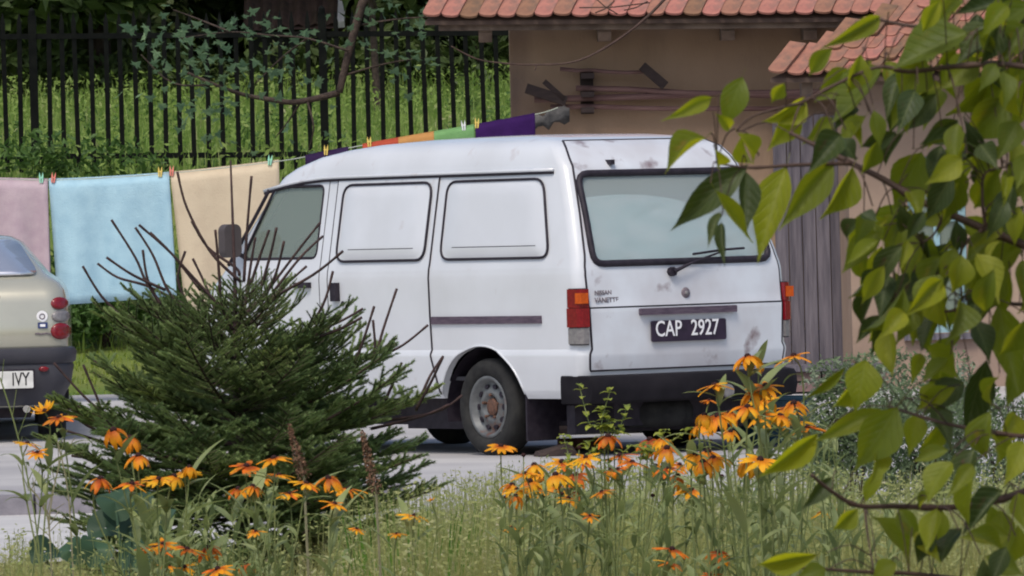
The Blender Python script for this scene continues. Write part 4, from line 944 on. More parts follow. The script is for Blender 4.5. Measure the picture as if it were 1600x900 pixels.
# striped cloth: bands are parts
ban = empty('striped_cloth', P(655, 215, LY), 'red, orange and green banded cloth hung on the line above the van roof', 'cloth')
for a, b, mm, nm in ((568, 624, m_cr, 'red_band'), (624, 680, m_co, 'orange_band'), (680, 743, m_cg, 'green_band')):
    o = laundry(nm, a, b, .45, .3, mm, 'x', 'x', seed=5, wav=.008); del o['label']; del o['category']; o.location = o.location - ban.location; o.parent = ban
laundry('purple_cloth', 745, 838, .5, .3, m_purple, 'deep purple cloth on the line nearest the house corner', 'cloth', seed=6, wav=.02)
pm_ = MB()
for s in (-1, 1):
    pm_.prism([(s*.003, -.03), (s*.011, -.026), (s*.014, .02), (s*.011, .042), (s*.003, .012)][::s], -.006, .006, lambda u, v, d: (u, d, v))
pm_.tube([(-.015, 0, .006), (.015, 0, .006)], .004, 5)
for px_, i, lab in ((64, 0, 'mint green clothes peg on the edge of the mauve towel'), (83, 1, 'red clothes peg on the left corner of the blue towel'), (250, 2, 'yellow clothes peg on the right corner of the blue towel'), (268, 1, 'pink red clothes peg on the left corner of the beige sheet'), (422, 0, 'mint green clothes peg on the right corner of the beige sheet'), (510, 2, 'pale peg on the navy cloth'), (578, 2, 'yellow clothes peg on the red band'), (726, 3, 'white clothes peg on the green band'), (747, 2, 'yellow clothes peg where the purple cloth begins')):
    me = pm_.mesh('clothes_peg', m_pins[i]); fixn(me); lp = line_at(P(px_, 260, LY).x)
    o = inst('clothes_peg', me, None, loc=lp + Vector((0, -.012, .012)), rot=(0, R.uniform(-.15, .15), 0), scale=(1.15, 1.15, 1.15)); tag(o, lab, 'clothes peg')
# ------------------------------------------------------------------ young spruce
SPY = 28.0
sbase = P(378, 900, SPY); sbase.z = -.11
spruce = empty('young_spruce', sbase, 'young spruce with bare upright shoots in front of the van', 'tree')
RS = random.Random(11)
m = MB(); m.tube([(0, 0, -.05), (.01, 0, .5), (0, 0, 1.0), (.004, 0, 1.33), (.0, 0, 1.785)], [.03, .024, .014, .007, .0035], 8); m.build('trunk', m_twig, spruce, smooth=True)
def needles(nb, a, b, ln, per, app, rs=RS):
    d = (b - a); L = d.length
    if L < 1e-4: return
    t = d / L; o1 = t.orthogonal().normalized(); o2 = t.cross(o1); k = max(1, int(L*per))
    for i in range(k):
        g = rs.uniform(0, 6.283); p = a + d*rs.random(); nrm = o1*math.cos(g) + o2*math.sin(g)
        q = p + (nrm*(1-app) + t*(.35+app)).normalized()*ln*rs.uniform(.7, 1.2)
        s = t.cross(nrm)*.0015 + Vector((.0013, 0, .0009))
        nb.add([p - s, p + s, q], [(0, 1, 2)])
def limb(h, az, L, el, lvl, dens_, nl, app, tipup=.5, sub=True):
    wb, nb = MB(), MB(); a = Vector((0, 0, h)); pts = [a]
    d = Vector((math.cos(az)*math.cos(el), math.sin(az)*math.cos(el), math.sin(el))); n = max(5, int(L/.045))
    for i in range(n):
        e = el + tipup*(i/n)**1.6 + RS.uniform(-.05, .05); az += RS.uniform(-.05, .05)
        d = Vector((math.cos(az)*math.cos(e), math.sin(az)*math.cos(e), math.sin(e))); pts.append(pts[-1] + d*(L/n))
    r0_ = .003 + L*.008
    wb.tube(pts, [r0_*(1-.72*i/n) for i in range(n+1)], 5)
    for i in range(n):
        if i/n > .12: needles(nb, pts[i], pts[i+1], nl, dens_, app)
    if sub:
        for i in range(1, n):
            f = i/n
            for s in (-1, 1):
                if RS.random() < .12: continue
                l2 = (L*(1-f)*.62 + .05)*RS.uniform(.6, 1.1); l2 = min(l2, .34)
                t = (pts[i+1]-pts[i]).normalized(); sd = t.cross(Vector((0, 0, 1))).normalized()*s
                dd = (t*.75 + sd*.8 + Vector((0, 0, RS.uniform(-.1, .3) + .25*(lvl < 2)))).normalized()
                p2 = [pts[i]]; m2 = max(2, int(l2/.05))
                for k in range(m2): p2.append(p2[-1] + (dd + Vector((0, 0, (.35 if lvl < 3 else .12)*k/m2)) + rdir()*.08).normalized()*(l2/m2))
                wb.tube(p2, [.0032*(1-.5*k/m2) for k in range(m2+1)], 4, cap=False)
                for k in range(m2): needles(nb, p2[k], p2[k+1], nl, dens_*1.15, app)
                if l2 > .13:
                    for k in range(1, m2):
                        for s2 in (-1, 1):
                            if RS.random() < .35: continue
                            t2 = (p2[k+1]-p2[k]).normalized(); sd2 = t2.cross(Vector((0, 0, 1))).normalized()*s2; l3 = RS.uniform(.03, .10)
                            q = p2[k] + (t2*.8 + sd2*.7 + Vector((0, 0, RS.uniform(-.1, .2)))).normalized()*l3
                            wb.tube([p2[k], q], [.0022, .0016], 3, cap=False); needles(nb, p2[k], q, nl, dens_*1.2, app)
    o = wb.build('branch', m_twig, spruce)
    if nb.v: q = nb.build('needles', m_needle, o); q['kind'] = 'stuff'
# bare leader whorl
SHOOTS = [[(277,268),(292,325),(330,395),(376,440)], [(393,275),(386,360),(381,440)]] + [[(94+x/2.557, 234+y/2.557) for x, y in q] for q in (
 [(205,280),(300,430),(345,530),(420,640)], [(300,310),(370,420),(430,560),(520,680)], [(315,300),(440,410),(550,530),(690,680)], [(360,330),(450,420),(560,560)], [(150,455),(230,510),(350,545),(500,620)], [(90,465),(165,585),(260,680)], [(185,430),(290,500),(420,560)], [(525,285),(590,390),(700,470),(716,500)], [(530,435),(580,540),(630,670)], [(620,320),(630,430),(640,560)],
 [(780,350),(760,470),(735,650)], [(895,365),(860,500),(800,620)], [(1040,290),(960,390),(830,560),(740,660)], [(1050,345),(960,430),(850,570)], [(1130,405),(1010,500),(830,600)], [(1090,485),(1050,620),(960,760)], [(1210,635),(1110,690),(980,740)], [(1205,670),(1130,710),(1000,760)], [(1345,555),(1290,720),(1262,825)], [(1255,625),(1215,750),(1175,860)], [(1250,680),(1258,800),(1240,860)], [(1470,700),(1370,780),(1250,845),(1100,960)], [(1530,825),(1480,900),(1440,990)], [(1365,850),(1335,920),(1300,1000)], [(835,320),(800,420),(760,540)], [(865,310),(840,420),(800,560)], [(330,400),(350,520),(400,620)], [(500,405),(470,520),(520,640)], [(985,465),(900,540),(790,640)], [(635,540),(650,640),(690,720)])] + [
 [(74,617),(120,655),(175,665),(260,690)], [(84,567),(130,618),(160,642),(230,680)], [(130,570),(152,622),(166,655),(220,700)], [(100,672),(140,684),(230,710)], [(112,712),(160,720),(250,740)], [(103,640),(150,672),(240,700)], [(722,618),(690,640),(640,652),(560,660)], [(702,632),(660,650),(580,670)], [(692,558),(672,600),(650,640)]]
for q in SHOOTS:
    dd = RS.uniform(-.25, .25); n_ = len(q); pp_ = [P(x, y, SPY + dd*(.6 + .4*(1 - i/(n_-1)))) - sbase for i, (x, y) in enumerate(q)]; pp_ = spline(pp_, 5)
    wb, nb_ = MB(), MB(); k = len(pp_); wb.tube(pp_, [(.0052 if j < 2 else .0042) + .0025*j/k for j in range(k)], 6)
    for j in range(k-1): needles(nb_, pp_[j], pp_[j+1], .0105 + .005*(j/k)**2, 1500, .55 - .15*j/k)
    o = wb.build('branch', m_twig, spruce, smooth=True); qn = nb_.build('needles', m_shootn, o); qn['kind'] = 'stuff'
for (h, n_, L, el, lvl, de, nl, app, tu) in ((1.20, 6, .20, .60, 1, 700, .010, .5, .3), (1.10, 8, .36, .50, 1, 1000, .012, .45, .35), (1.02, 7, .46, .38, 2, 1200, .012, .45, .3), (.92, 8, .56, .32, 2, 1500, .013, .4, .4), (.80, 8, .66, .24, 3, 1500, .014, .4, .4),
                                        (.68, 9, .76, .17, 3, 1400, .015, .35, .40), (.56, 9, .79, .10, 4, 1400, .015, .35, .34), (.45, 9, .78, .03, 4, 1300, .015, .35, .32), (.33, 8, .66, -.02, 4, 1200, .015, .35, .3), (.21, 7, .55, -.05, 4, 1100, .015, .35, .28)):
    a0 = RS.uniform(0, 6.28)
    for sd_ in (0, math.pi):
        if h < 1.05: limb(h + RS.uniform(-.05, .05), sd_ + RS.uniform(-.35, .35), L*RS.uniform(.95, 1.1), el + RS.uniform(-.05, .1), lvl, de, nl, app, tu)
    for i in range(n_):
        limb(h + RS.uniform(-.04, .04), a0 + 6.283*i/n_ + RS.uniform(-.2, .2), L*RS.uniform(.8, 1.12), el + RS.uniform(-.1, .12), lvl, de, nl, app, tu)

# ------------------------------------------------------------------ orange coneflowers
def petalmesh(droop, curl, wd=.0165, ln=.050):
    m = MB(); rows = []; x = .010; z = 0; ang = droop*.35; n = 5
    prof = [.45, .9, 1.0, .9, .62, .18]
    for i in range(n+1):
        f = i/n; w_ = wd*prof[i]*.5
        rows.append([(x, -w_, z - .0015), (x, 0, z + .0012), (x, w_, z - .0015)])
        ang += (droop*.85 + curl*f)/n; x += math.cos(ang)*ln/n; z -= math.sin(ang)*ln/n
    m.grid(rows); return m
PET = {}
for k, (dr_, cu_) in {'flat': (.25, .25), 'down': (.85, .5), 'hang': (1.35, .45), 'up': (-.75, .3)}.items():
    for mn, mm in (('o', m_petal), ('y', m_petal2), ('r', m_petal3)): PET[k+mn] = petalmesh(dr_, cu_).mesh('petal', mm, True)
cn = MB(); cn.lathe([(.001, .013), (.006, .0125), (.0105, .008), (.012, .002), (.011, -.002), (.004, -.005), (.003, -.008)], 12); 
for i_, p_ in enumerate(cn.v): cn.v[i_] = (p_[0]*.82, p_[1]*.82, p_[2]*.72)
CONE = cn.mesh('flower_head', m_cone, True)
def lanceleaf(ln, wd, droop, mm, name='leaf', fold=.25, n=6):
    m = MB(); rows = []; y = 0; z = 0; ang = .35
    for i in range(n+1):
        f = i/n; w_ = wd*.5*math.sin(math.pi*min(1, .06+f*.94))**.8 * (1.15-.45*f) + .0008
        rows.append([(-w_, y, z + w_*fold), (0, y, z), (w_, y, z + w_*fold)])
        ang -= droop/n; y += math.cos(ang)*ln/n; z += math.sin(ang)*ln/n
    m.grid(rows); return m.mesh(name, mm, True)
FLEAF = [lanceleaf(.11, .022, .9, m_fleaf), lanceleaf(.09, .018, 1.4, m_fleaf), lanceleaf(.14, .028, .6, m_fleaf)]
RF = random.Random(5)
def flower(px, py, Y, typ, col, size, root, label, group, leaves=3, nodpx=0):
    head = P(px, py, Y); rx = root + RF.uniform(-25, 25); b = P(rx, 900, Y); b.z = -.115
    f = empty('coneflower', b, label, 'flower', group)
    h = head - b; tilt = Vector((RF.uniform(-.25, .25) + (px-rx)/900, RF.uniform(-.45, .05), 1)).normalized()
    mid = Vector((h.x*.25 + RF.uniform(-.035, .035), RF.uniform(-.02, .02), h.z*.5)); sp = spline([(0, 0, 0), mid, h - tilt*.10 + Vector((RF.uniform(-.01, .01), 0, 0)), h - tilt*.006], 5)
    m = MB(); m.tube(sp, [.0029 - .001*i/len(sp) for i in range(len(sp))], 5); m.build('stem', m_stem, f, smooth=True)
    M = Matrix.Translation(h) @ tilt.to_track_quat('Z', 'Y').to_matrix().to_4x4() @ Matrix.Rotation(RF.uniform(0, 6.28), 4, 'Z') @ Matrix.Scale(size, 4)
    ho = inst('flower_head', CONE, f, matrix=M); npet = RF.choice((10, 11, 12, 13))
    for i in range(npet):
        if RF.random() < .06: continue
        c = col if RF.random() < .8 else RF.choice('oyr')
        pmn = PET[typ + c]; s = RF.uniform(.8, 1.12)
        inst('petal', pmn, ho, matrix=Matrix.Rotation(6.283*i/npet + RF.uniform(-.12, .12), 4, 'Z') @ Matrix.Rotation(RF.uniform(-.22, .25), 4, 'Y') @ Matrix.Rotation(RF.uniform(-.3, .3), 4, 'X') @ Matrix.Diagonal((s, RF.uniform(.85, 1.2), s, 1)))
    for i in range(leaves):
        t = RF.uniform(.3, .85); p = sp[int(t*(len(sp)-1))]
        inst('leaf', RF.choice(FLEAF), f, matrix=Matrix.Translation(p) @ Matrix.Rotation(RF.uniform(0, 6.28), 4, 'Z') @ Matrix.Rotation(RF.uniform(.1, .9), 4, 'X') @ Matrix.Scale(RF.uniform(.7, 1.25), 4))
cl = {
 'right': dict(Y=(19.2, 20.6), lab='in the tall clump before the van bumper', grp='coneflowers before the van bumper'),
 'mid': dict(Y=(21, 23), lab='in the crowded clump below the rear wheel', grp='coneflowers below the rear wheel'),
 'spr': dict(Y=(20, 22), lab='low in front of the spruce', grp='coneflowers before the spruce'),
 'left': dict(Y=(20, 22), lab='on a lanky stem by the kerb', grp='coneflowers by the kerb'),
 'grass': dict(Y=(21, 24), lab='standing alone in the fine grass', grp='lone coneflowers in the grass'),
 'dark': dict(Y=(19, 20.5), lab='fading low in the grass', grp='faded coneflowers'),
}
FL = [  # group, px, py, type, colour, size, root px
 ('left', 70, 642, 'up', 'y', .8, 60), ('left', 92, 652, 'flat', 'r', .85, 100), ('left', 43, 693, 'flat', 'y', .8, 60), ('left', 58, 707, 'flat', 'o', .7, 62),
 ('left', 177, 672, 'hang', 'o', 1.1, 250), ('left', 203, 684, 'hang', 'o', 1.0, 250), ('left', 216, 712, 'down', 'o', 1.0, 255), ('left', 157, 748, 'down', 'r', 1.0, 240), ('left', 206, 756, 'flat', 'r', .9, 245), ('left', 228, 752, 'flat', 'y', .85, 250), ('left', 288, 738, 'flat', 'y', 1.1, 270), ('left', 248, 748, 'flat', 'y', .8, 265), ('left', 296, 730, 'hang', 'y', .8, 280), ('left', 272, 744, 'down', 'y', .9, 268),
 ('spr', 385, 728, 'flat', 'r', .95, 400), ('spr', 428, 716, 'flat', 'o', .95, 425), ('spr', 372, 764, 'down', 'o', .9, 395), ('spr', 395, 760, 'down', 'o', .9, 395), ('spr', 436, 742, 'flat', 'o', .8, 430), ('spr', 412, 748, 'down', 'o', .6, 420), ('spr', 478, 755, 'flat', 'y', .85, 450), ('spr', 513, 747, 'down', 'o', .95, 470), ('spr', 545, 764, 'flat', 'o', .9, 500), ('spr', 452, 771, 'flat', 'y', .7, 440), ('spr', 523, 787, 'flat', 'o', .75, 500), ('spr', 400, 830, 'flat', 'o', .55, 410),
 ('spr', 243, 855, 'flat', 'r', 1.0, 290), ('spr', 292, 858, 'flat', 'r', .9, 300), ('spr', 325, 856, 'down', 'r', .95, 320), ('spr', 262, 884, 'flat', 'o', .9, 290), ('spr', 288, 886, 'flat', 'y', .8, 295), ('spr', 340, 889, 'flat', 'o', .9, 330), ('spr', 384, 882, 'hang', 'o', .85, 380), ('spr', 255, 850, 'flat', 'o', .8, 290),
 ('grass', 557, 826, 'flat', 'o', .55, 560), ('grass', 620, 834, 'flat', 'o', .6, 610), ('grass', 648, 806, 'flat', 'y', 1.0, 640), ('grass', 800, 824, 'flat', 'o', .65, 800), ('grass', 674, 782, 'up', 'y', .3, 672),
 ('grass', 783, 697, 'flat', 'o', .95, 785), ('grass', 922, 806, 'flat', 'o', .55, 920), ('grass', 945, 770, 'flat', 'r', .6, 940), ('grass', 1080, 765, 'flat', 'o', 1.0, 1085),
 ('mid', 800, 758, 'down', 'y', 1.0, 850), ('mid', 835, 727, 'down', 'y', 1.1, 855), ('mid', 845, 742, 'down', 'y', 1.1, 860), ('mid', 878, 722, 'flat', 'y', 1.1, 870), ('mid', 868, 742, 'down', 'y', 1.1, 868), ('mid', 900, 742, 'down', 'r', 1.0, 885), ('mid', 912, 722, 'flat', 'r', .8, 890), ('mid', 828, 752, 'down', 'y', 1.0, 850), ('mid', 870, 760, 'down', 'o', .9, 865), ('mid', 895, 720, 'flat', 'y', .8, 880), ('mid', 884, 750, 'flat', 'y', 1.0, 875), ('mid', 902, 768, 'down', 'r', .7, 890), ('mid', 820, 740, 'flat', 'o', .8, 845),
 ('mid', 950, 682, 'down', 'r', 1.05, 955), ('mid', 968, 712, 'flat', 'r', 1.0, 960), ('mid', 988, 722, 'flat', 'r', .85, 975), ('mid', 1015, 687, 'down', 'r', 1.05, 1010), ('mid', 1042, 700, 'down', 'o', 1.05, 1030), ('mid', 1028, 704, 'flat', 'r', .9, 1020), ('mid', 965, 733, 'flat', 'r', .7, 965), ('mid', 1045, 732, 'flat', 'r', .9, 1050), ('mid', 1062, 726, 'flat', 'o', .8, 1055),
 ('right', 1106, 706, 'down', 'y', 1.1, 1110), ('right', 1098, 722, 'hang', 'o', 1.0, 1105), ('right', 1114, 716, 'down', 'o', 1.0, 1112),
 ('right', 1116, 602, 'flat', 'o', .95, 1190), ('right', 1122, 650, 'down', 'o', 1.1, 1190), ('right', 1092, 664, 'down', 'o', 1.05, 1185), ('right', 1168, 557, 'down', 'o', 1.0, 1195), ('right', 1240, 556, 'flat', 'o', 1.0, 1225), ('right', 1178, 612, 'down', 'o', 1.1, 1195), ('right', 1196, 603, 'flat', 'o', 1.0, 1200), ('right', 1200, 625, 'hang', 'y', 1.0, 1200), ('right', 1168, 636, 'down', 'o', 1.0, 1190), ('right', 1188, 630, 'hang', 'y', 1.0, 1195), ('right', 1240, 630, 'down', 'o', 1.0, 1215), ('right', 1230, 638, 'flat', 'o', .9, 1212), ('right', 1262, 668, 'flat', 'r', .9, 1220), ('right', 1188, 718, 'flat', 'y', 1.05, 1200), ('right', 1140, 645, 'down', 'o', .9, 1188), ('right', 1108, 625, 'flat', 'r', .55, 1150),
 ('grass', 1296, 796, 'flat', 'y', 1.0, 1300),
 ('dark', 1050, 858, 'flat', 'r', .9, 1055), ('dark', 1048, 880, 'flat', 'r', .8, 1052), ('dark', 1123, 862, 'down', 'r', .95, 1120), ('dark', 1110, 898, 'flat', 'r', .6, 1112), ('dark', 940, 768, 'flat', 'r', .6, 945),
]
for f_ in [q for q in FL if q[0] in ('mid', 'right')][::2]: FL.append((f_[0], f_[1] + RF.uniform(-22, 22), f_[2] + RF.uniform(-8, 26), RF.choice(('flat', 'down', 'hang')), RF.choice('yyo'), RF.uniform(.75, 1.0), f_[6]))
for gname, px, py, ty_, co_, sz, root in FL:
    gg = cl[gname]; lab = {'y': 'golden yellow', 'o': 'orange', 'r': 'rusty orange'}[co_] + ' ' + ('small ' if sz < .75 else '') + 'coneflower with ' + {'flat': 'spread', 'down': 'sloping', 'hang': 'hanging', 'up': 'upright'}[ty_] + ' petals ' + gg['lab']
    flower(px, py, RF.uniform(*gg['Y']), ty_, co_, sz*.93, root, lab, gg['grp'], leaves=7 if gname in ('right', 'spr', 'left') else 5)
# bare flower centres
for px, py in ((826, 778), (850, 776), (818, 712), (1128, 745), (1020, 775), (1110, 690), (905, 700), (935, 808), (878, 772), (790, 778)):
    Y = RF.uniform(21, 23); hd = P(px, py, Y); b = Vector((hd.x + RF.uniform(-.05, .05), Y, -.115)); f = empty('spent_coneflower', b, 'spent dark coneflower centre without petals on a thin stalk', 'flower', 'spent coneflowers')
    m = MB(); m.tube(spline([(0, 0, 0), (RF.uniform(-.03, .03), 0, (hd.z+.115)*.5), hd - b], 4), .0022, 4); m.build('stem', m_stem, f); inst('flower_head', CONE, f, loc=hd - b, scale=(.7, .7, .8))

# ------------------------------------------------------------------ leafy flower foliage (leafy stems without blooms)
FL2 = [lanceleaf(.10, .024, .8, m_fleaf), lanceleaf(.075, .02, 1.2, m_fleaf), lanceleaf(.12, .026, .4, m_fleaf)]
for i in range(122):
    if i >= 96: px = RF.uniform(790, 1090); top = RF.uniform(735, 800); lab = 'leafy stem without bloom among the crowded clump below the rear wheel'; grp = 'leafy stems below the wheel'
    elif i >= 80: px = RF.uniform(1130, 1330); top = RF.uniform(650, 760); lab = 'leafy stem without bloom in the tall clump before the van bumper'; grp = 'leafy stems before the bumper'
    elif i >= 64: px = RF.uniform(225, 460); top = RF.uniform(775, 880); lab = 'leafy grey green stem without bloom in front of the spruce'; grp = 'leafy stems before the spruce'
    elif i < 30: px = RF.uniform(225, 440); top = RF.uniform(768, 860); lab = 'leafy grey green stem without bloom in front of the spruce'; grp = 'leafy stems before the spruce'
    elif i < 46: px = RF.uniform(1150, 1300); top = RF.uniform(665, 770); lab = 'leafy stem without bloom in the tall clump before the van bumper'; grp = 'leafy stems before the bumper'
    else: px = RF.uniform(1100, 1500); top = RF.uniform(760, 860); lab = 'leafy green stem rising from the grass by the broad leaved branch'; grp = 'leafy stems in the grass'
    Y = RF.uniform(20.5, 23); hd = P(px, top, Y); b = Vector((hd.x + RF.uniform(-.06, .06), Y, -.115)); f = empty('leafy_stem', b, lab, 'plant', grp); h = hd - b
    sp = spline([(0, 0, 0), (h.x*.3 + RF.uniform(-.05, .05), 0, h.z*.5), (h.x*.7 + RF.uniform(-.03, .03), 0, h.z*.8), h], 5); m = MB(); m.tube(sp, [.0027 - .0015*k/len(sp) for k in range(len(sp))], 5); m.build('stem', m_stem, f, smooth=True)
    n = len(sp)
    for k in range(3, n):
        inst('leaf', RF.choice(FL2), f, matrix=Matrix.Translation(sp[k]) @ Matrix.Rotation(k*2.4 + RF.uniform(-.5, .5), 4, 'Z') @ Matrix.Rotation(RF.uniform(.2, 1.0), 4, 'X') @ Matrix.Scale(RF.uniform(.6, 1.1)*(1.1-.5*k/n), 4))

# ------------------------------------------------------------------ fine grass and weeds
RG = random.Random(3)
def top_px(px): return -10 + lerp([(-50, 855), (150, 858), (230, 862), (420, 860), (560, 800), (680, 775), (760, 765), (900, 745), (1000, 752), (1090, 770), (1200, 745), (1350, 770), (1500, 765), (1650, 770)], px)
mbs = [MB(), MB()]
for _ in range(26000):
    Y = RG.uniform(22.5, 34.3); px = RG.uniform(-60, 1660); tp = top_px(px) + RG.uniform(0, 110)*(RG.random()**.6) + RG.gauss(0, 9)
    if px < 560 and RG.random() < .35: continue
    t = P(px, tp, Y); h = t.z + .115
    if h < .06: h = RG.uniform(.04, .12)
    if h > .7: continue
    blade(mbs[RG.random() < .45], (t.x, Y, -.12), h, RG.uniform(.002, .005), RG.uniform(.15, .75)*h, RG.uniform(0, 6.28))
for i in range(2):
    o = mbs[i].build('grass', m_blade[i]); o['kind'] = 'stuff'; tag(o, ('olive green and straw fine grass of the garden bed', 'pale grey green fine grass of the garden bed')[i], 'grass')
mb = MB()
for _ in range(6500):
    Y = RG.uniform(22.5, 33.8); px = RG.uniform(520, 1640) if RG.random() < .85 else RG.uniform(-40, 520); t = P(px, top_px(px) + RG.uniform(-22, 130) + RG.gauss(0, 6), Y); h = t.z + .115
    if h < .05 or h > .75: continue
    lx, ly = RG.gauss(0, .05), RG.uniform(-.05, .05); a = Vector((t.x - lx, Y, -.12)); b = Vector((t.x, Y + ly, t.z))
    mb.tube([a, a.lerp(b, .6) + Vector((RG.uniform(-.02, .02), 0, 0)), b], [.0012, .001, .0008], 3, cap=False)
    for k in range(RG.randint(10, 22)):
        p = a.lerp(b, 1 - .75*RG.random()**1.3) + Vector((RG.gauss(0, .012), 0, RG.gauss(0, .006))); d = Vector((RG.uniform(-1, 1), RG.uniform(-1, 1), RG.uniform(-.3, .8))).normalized(); s = RG.uniform(.008, .024); e = d.orthogonal().normalized()*s*RG.uniform(.15, .3)
        mb.add([p, p + d*s*.5 + e, p + d*s, p + d*s*.5 - e], [(0, 1, 2, 3)])
o = mb.build('weeds', m_weed); o['kind'] = 'stuff'; tag(o, 'small leaved grey green weeds mixed through the grass', 'weeds')
# bright green blade tuft
tuft = empty('grass_tuft', Vector((P(640, 900, 24).x, 24, -.118)), 'bright green tuft of broad grass blades beside the spruce', 'grass tuft')
for i in range(46):
    px = RG.uniform(520, 770); tp = P(px, RG.uniform(768, 868), 24 + RG.uniform(-.25, .25)) - tuft.location; b = Vector((tp.x*.55 + RG.uniform(-.05, .05), tp.y, 0))
    m = MB(); n = 5; wd = RG.uniform(.006, .012); c = b.lerp(tp, .6) + Vector((0, 0, .05)); rows = []
    for k in range(n+1):
        t = k/n; p = b*(1-t)**2 + c*2*t*(1-t) + tp*t*t; w_ = wd*(1-t**2)*.5 + .0006; rows.append([p - Vector((w_, .002, 0)), p + Vector((0, .003, 0)), p + Vector((w_, -.002, 0))])
    m.grid(rows); m.build('blade', m_tuft, tuft, smooth=True)
# dry dock seed stalks
for px, y0, y1, lab in ((465, 668, 745, 'brown dock seed stalk standing before the spruce, shorter one'), (578, 676, 770, 'brown dock seed stalk standing before the spruce, taller bushier one')):
    Y = 22.5; b = Vector((P(px + 22, 900, Y).x, Y, -.115)); d = empty('dock_stalk', b, lab, 'plant'); a = P(px - 12, y0, Y) - b; z = P(px + 10, y1, Y) - b
    m = MB(); m.tube([(0, 0, 0), z, a], [.005, .004, .002], 5); m.build('stem', m_dry, d)
    m = MB()
    for k in range(520):
        t = RG.random(); p = z.lerp(a, t); r_ = .024*(1-t*.75)*RG.random()**.6; g = RG.uniform(0, 6.28); p = p + Vector((r_*math.cos(g), r_*math.sin(g), RG.uniform(-.01, .01)))
        s = .0045; e = rdir()*s; e2 = rdir()*s; m.add([p - e, p + e2, p + e, p - e2], [(0, 1, 2, 3)])
    o = m.build('seed_head', m_seed, d); o['kind'] = 'stuff'
# dry thin stalks at the left
for pts_, lab in ((((0, 590), (30, 690), (60, 850)), 'tall slender green weed stalk rising beside the car bumper'), (((8, 585), (18, 640), (14, 662)), None), (((90, 690), (105, 760), (112, 850)), 'thin dark stalk with red flower by the kerb'), (((45, 760), (72, 800), (80, 880)), 'dry branching weed stalk before the kerb'), (((95, 715), (78, 800), (80, 880)), 'slim dry twig leaning over the kerb edge')):
    if not lab: continue
    Y = 24; q = [P(x, y, Y) for x, y in pts_]; b = Vector((q[-1].x, Y, -.118)); o = empty('weed_stalk', b, lab, 'plant')
    m = MB(); m.tube(spline([p - b for p in q] + [Vector((0.01, 0, 0))], 4), [.0032]*13, 4); m.build('stem', m_stem if 'green' in lab else m_dry, o)
    for k in range(7):
        t = RG.random(); p = (q[0].lerp(q[1], t) if RG.random() < .5 else q[1].lerp(q[2], t*.5)) - b; m = MB(); e = Vector((RG.uniform(-.06, .06), 0, RG.uniform(.03, .10))); m.tube([p, p + e*.6, p + e], [.0018, .0015, .0012], 3); m.build('side_shoot', m_dry if 'dry' in lab else m_stem, o)
# burdock with big round leaves
bd = empty('burdock', Vector((P(195, 900, 26).x, 26, -.118)), 'dark green plant with big rounded leaves at the spruce foot', 'plant')
for px, py, sz, rz in ((205, 800, .17, 0), (165, 825, .12, .6), (225, 835, .13, -.5), (180, 785, .12, .3), (250, 815, .12, -.9), (150, 858, .11, .8), (215, 870, .13, .1), (70, 862, .10, .4), (110, 860, .09, -.3)):
    c = P(px, py, 26 + RG.uniform(-.15, .15)) - bd.location; m = MB(); rings = []
    for t in (1, .75, .45, .05): rings.append([Vector((sz*.55*t*math.cos(g)*(1+.08*math.sin(3*g+px)), .03*math.sin(2*g+px)*t, sz*.6*t*math.sin(g)*(1+.1*math.cos(2*g)))) for g in [2*math.pi*k/18 for k in range(18)]])
    m.grid(rings, closed=True); m.tube([Vector((0, 0, -sz*.3)), Vector((-c.x*.4, 0, -c.z*.95))], .005, 5)
    inst('leaf', m.mesh('leaf', m_burdock, True), bd, matrix=Matrix.Translation(c) @ Matrix.Rotation(rz*.5, 4, 'Z') @ Matrix.Rotation(RG.uniform(-.9, -.3), 4, 'X'))
# yellow green young shrub before the bumper
ys_ = empty('young_shrub', Vector((P(950, 900, 21.5).x, 21.5, -.118)), 'yellow green leafy shoots of a young shrub before the van bumper', 'shrub')
SL = [lanceleaf(.03, .017, .8, m_shrub, n=4), lanceleaf(.024, .015, 1.2, m_shrub, n=4)]
for sx, sy, ex, ey in ((945, 720, 905, 602), (945, 720, 955, 606), (960, 720, 980, 635), (965, 740, 1080, 668), (900, 760, 880, 680), (940, 740, 915, 690), (1000, 740, 1005, 695), (1010, 740, 1040, 672), (950, 700, 940, 640)):
    a = P(sx, sy, 21.5) - ys_.location; b = P(ex, ey, 21.5 + RG.uniform(-.1, .1)) - ys_.location; sp = spline([(a.x*.6, 0, 0), a, a.lerp(b, .5) + Vector((RG.uniform(-.02, .02), 0, 0)), b], 5)
    m = MB(); m.tube(sp, [.003 - .0018*k/len(sp) for k in range(len(sp))], 4); m.build('stem', m_stem, ys_)
    for k in range(5, len(sp)):
        for s in (0, 1): inst('leaf', RG.choice(SL), ys_, matrix=Matrix.Translation(sp[k]) @ Matrix.Rotation(k*1.7 + s*3.14 + RG.uniform(-.4, .4), 4, 'Z') @ Matrix.Rotation(RG.uniform(-.2, .5), 4, 'X') @ Matrix.Scale(RG.uniform(.8, 1.4), 4))
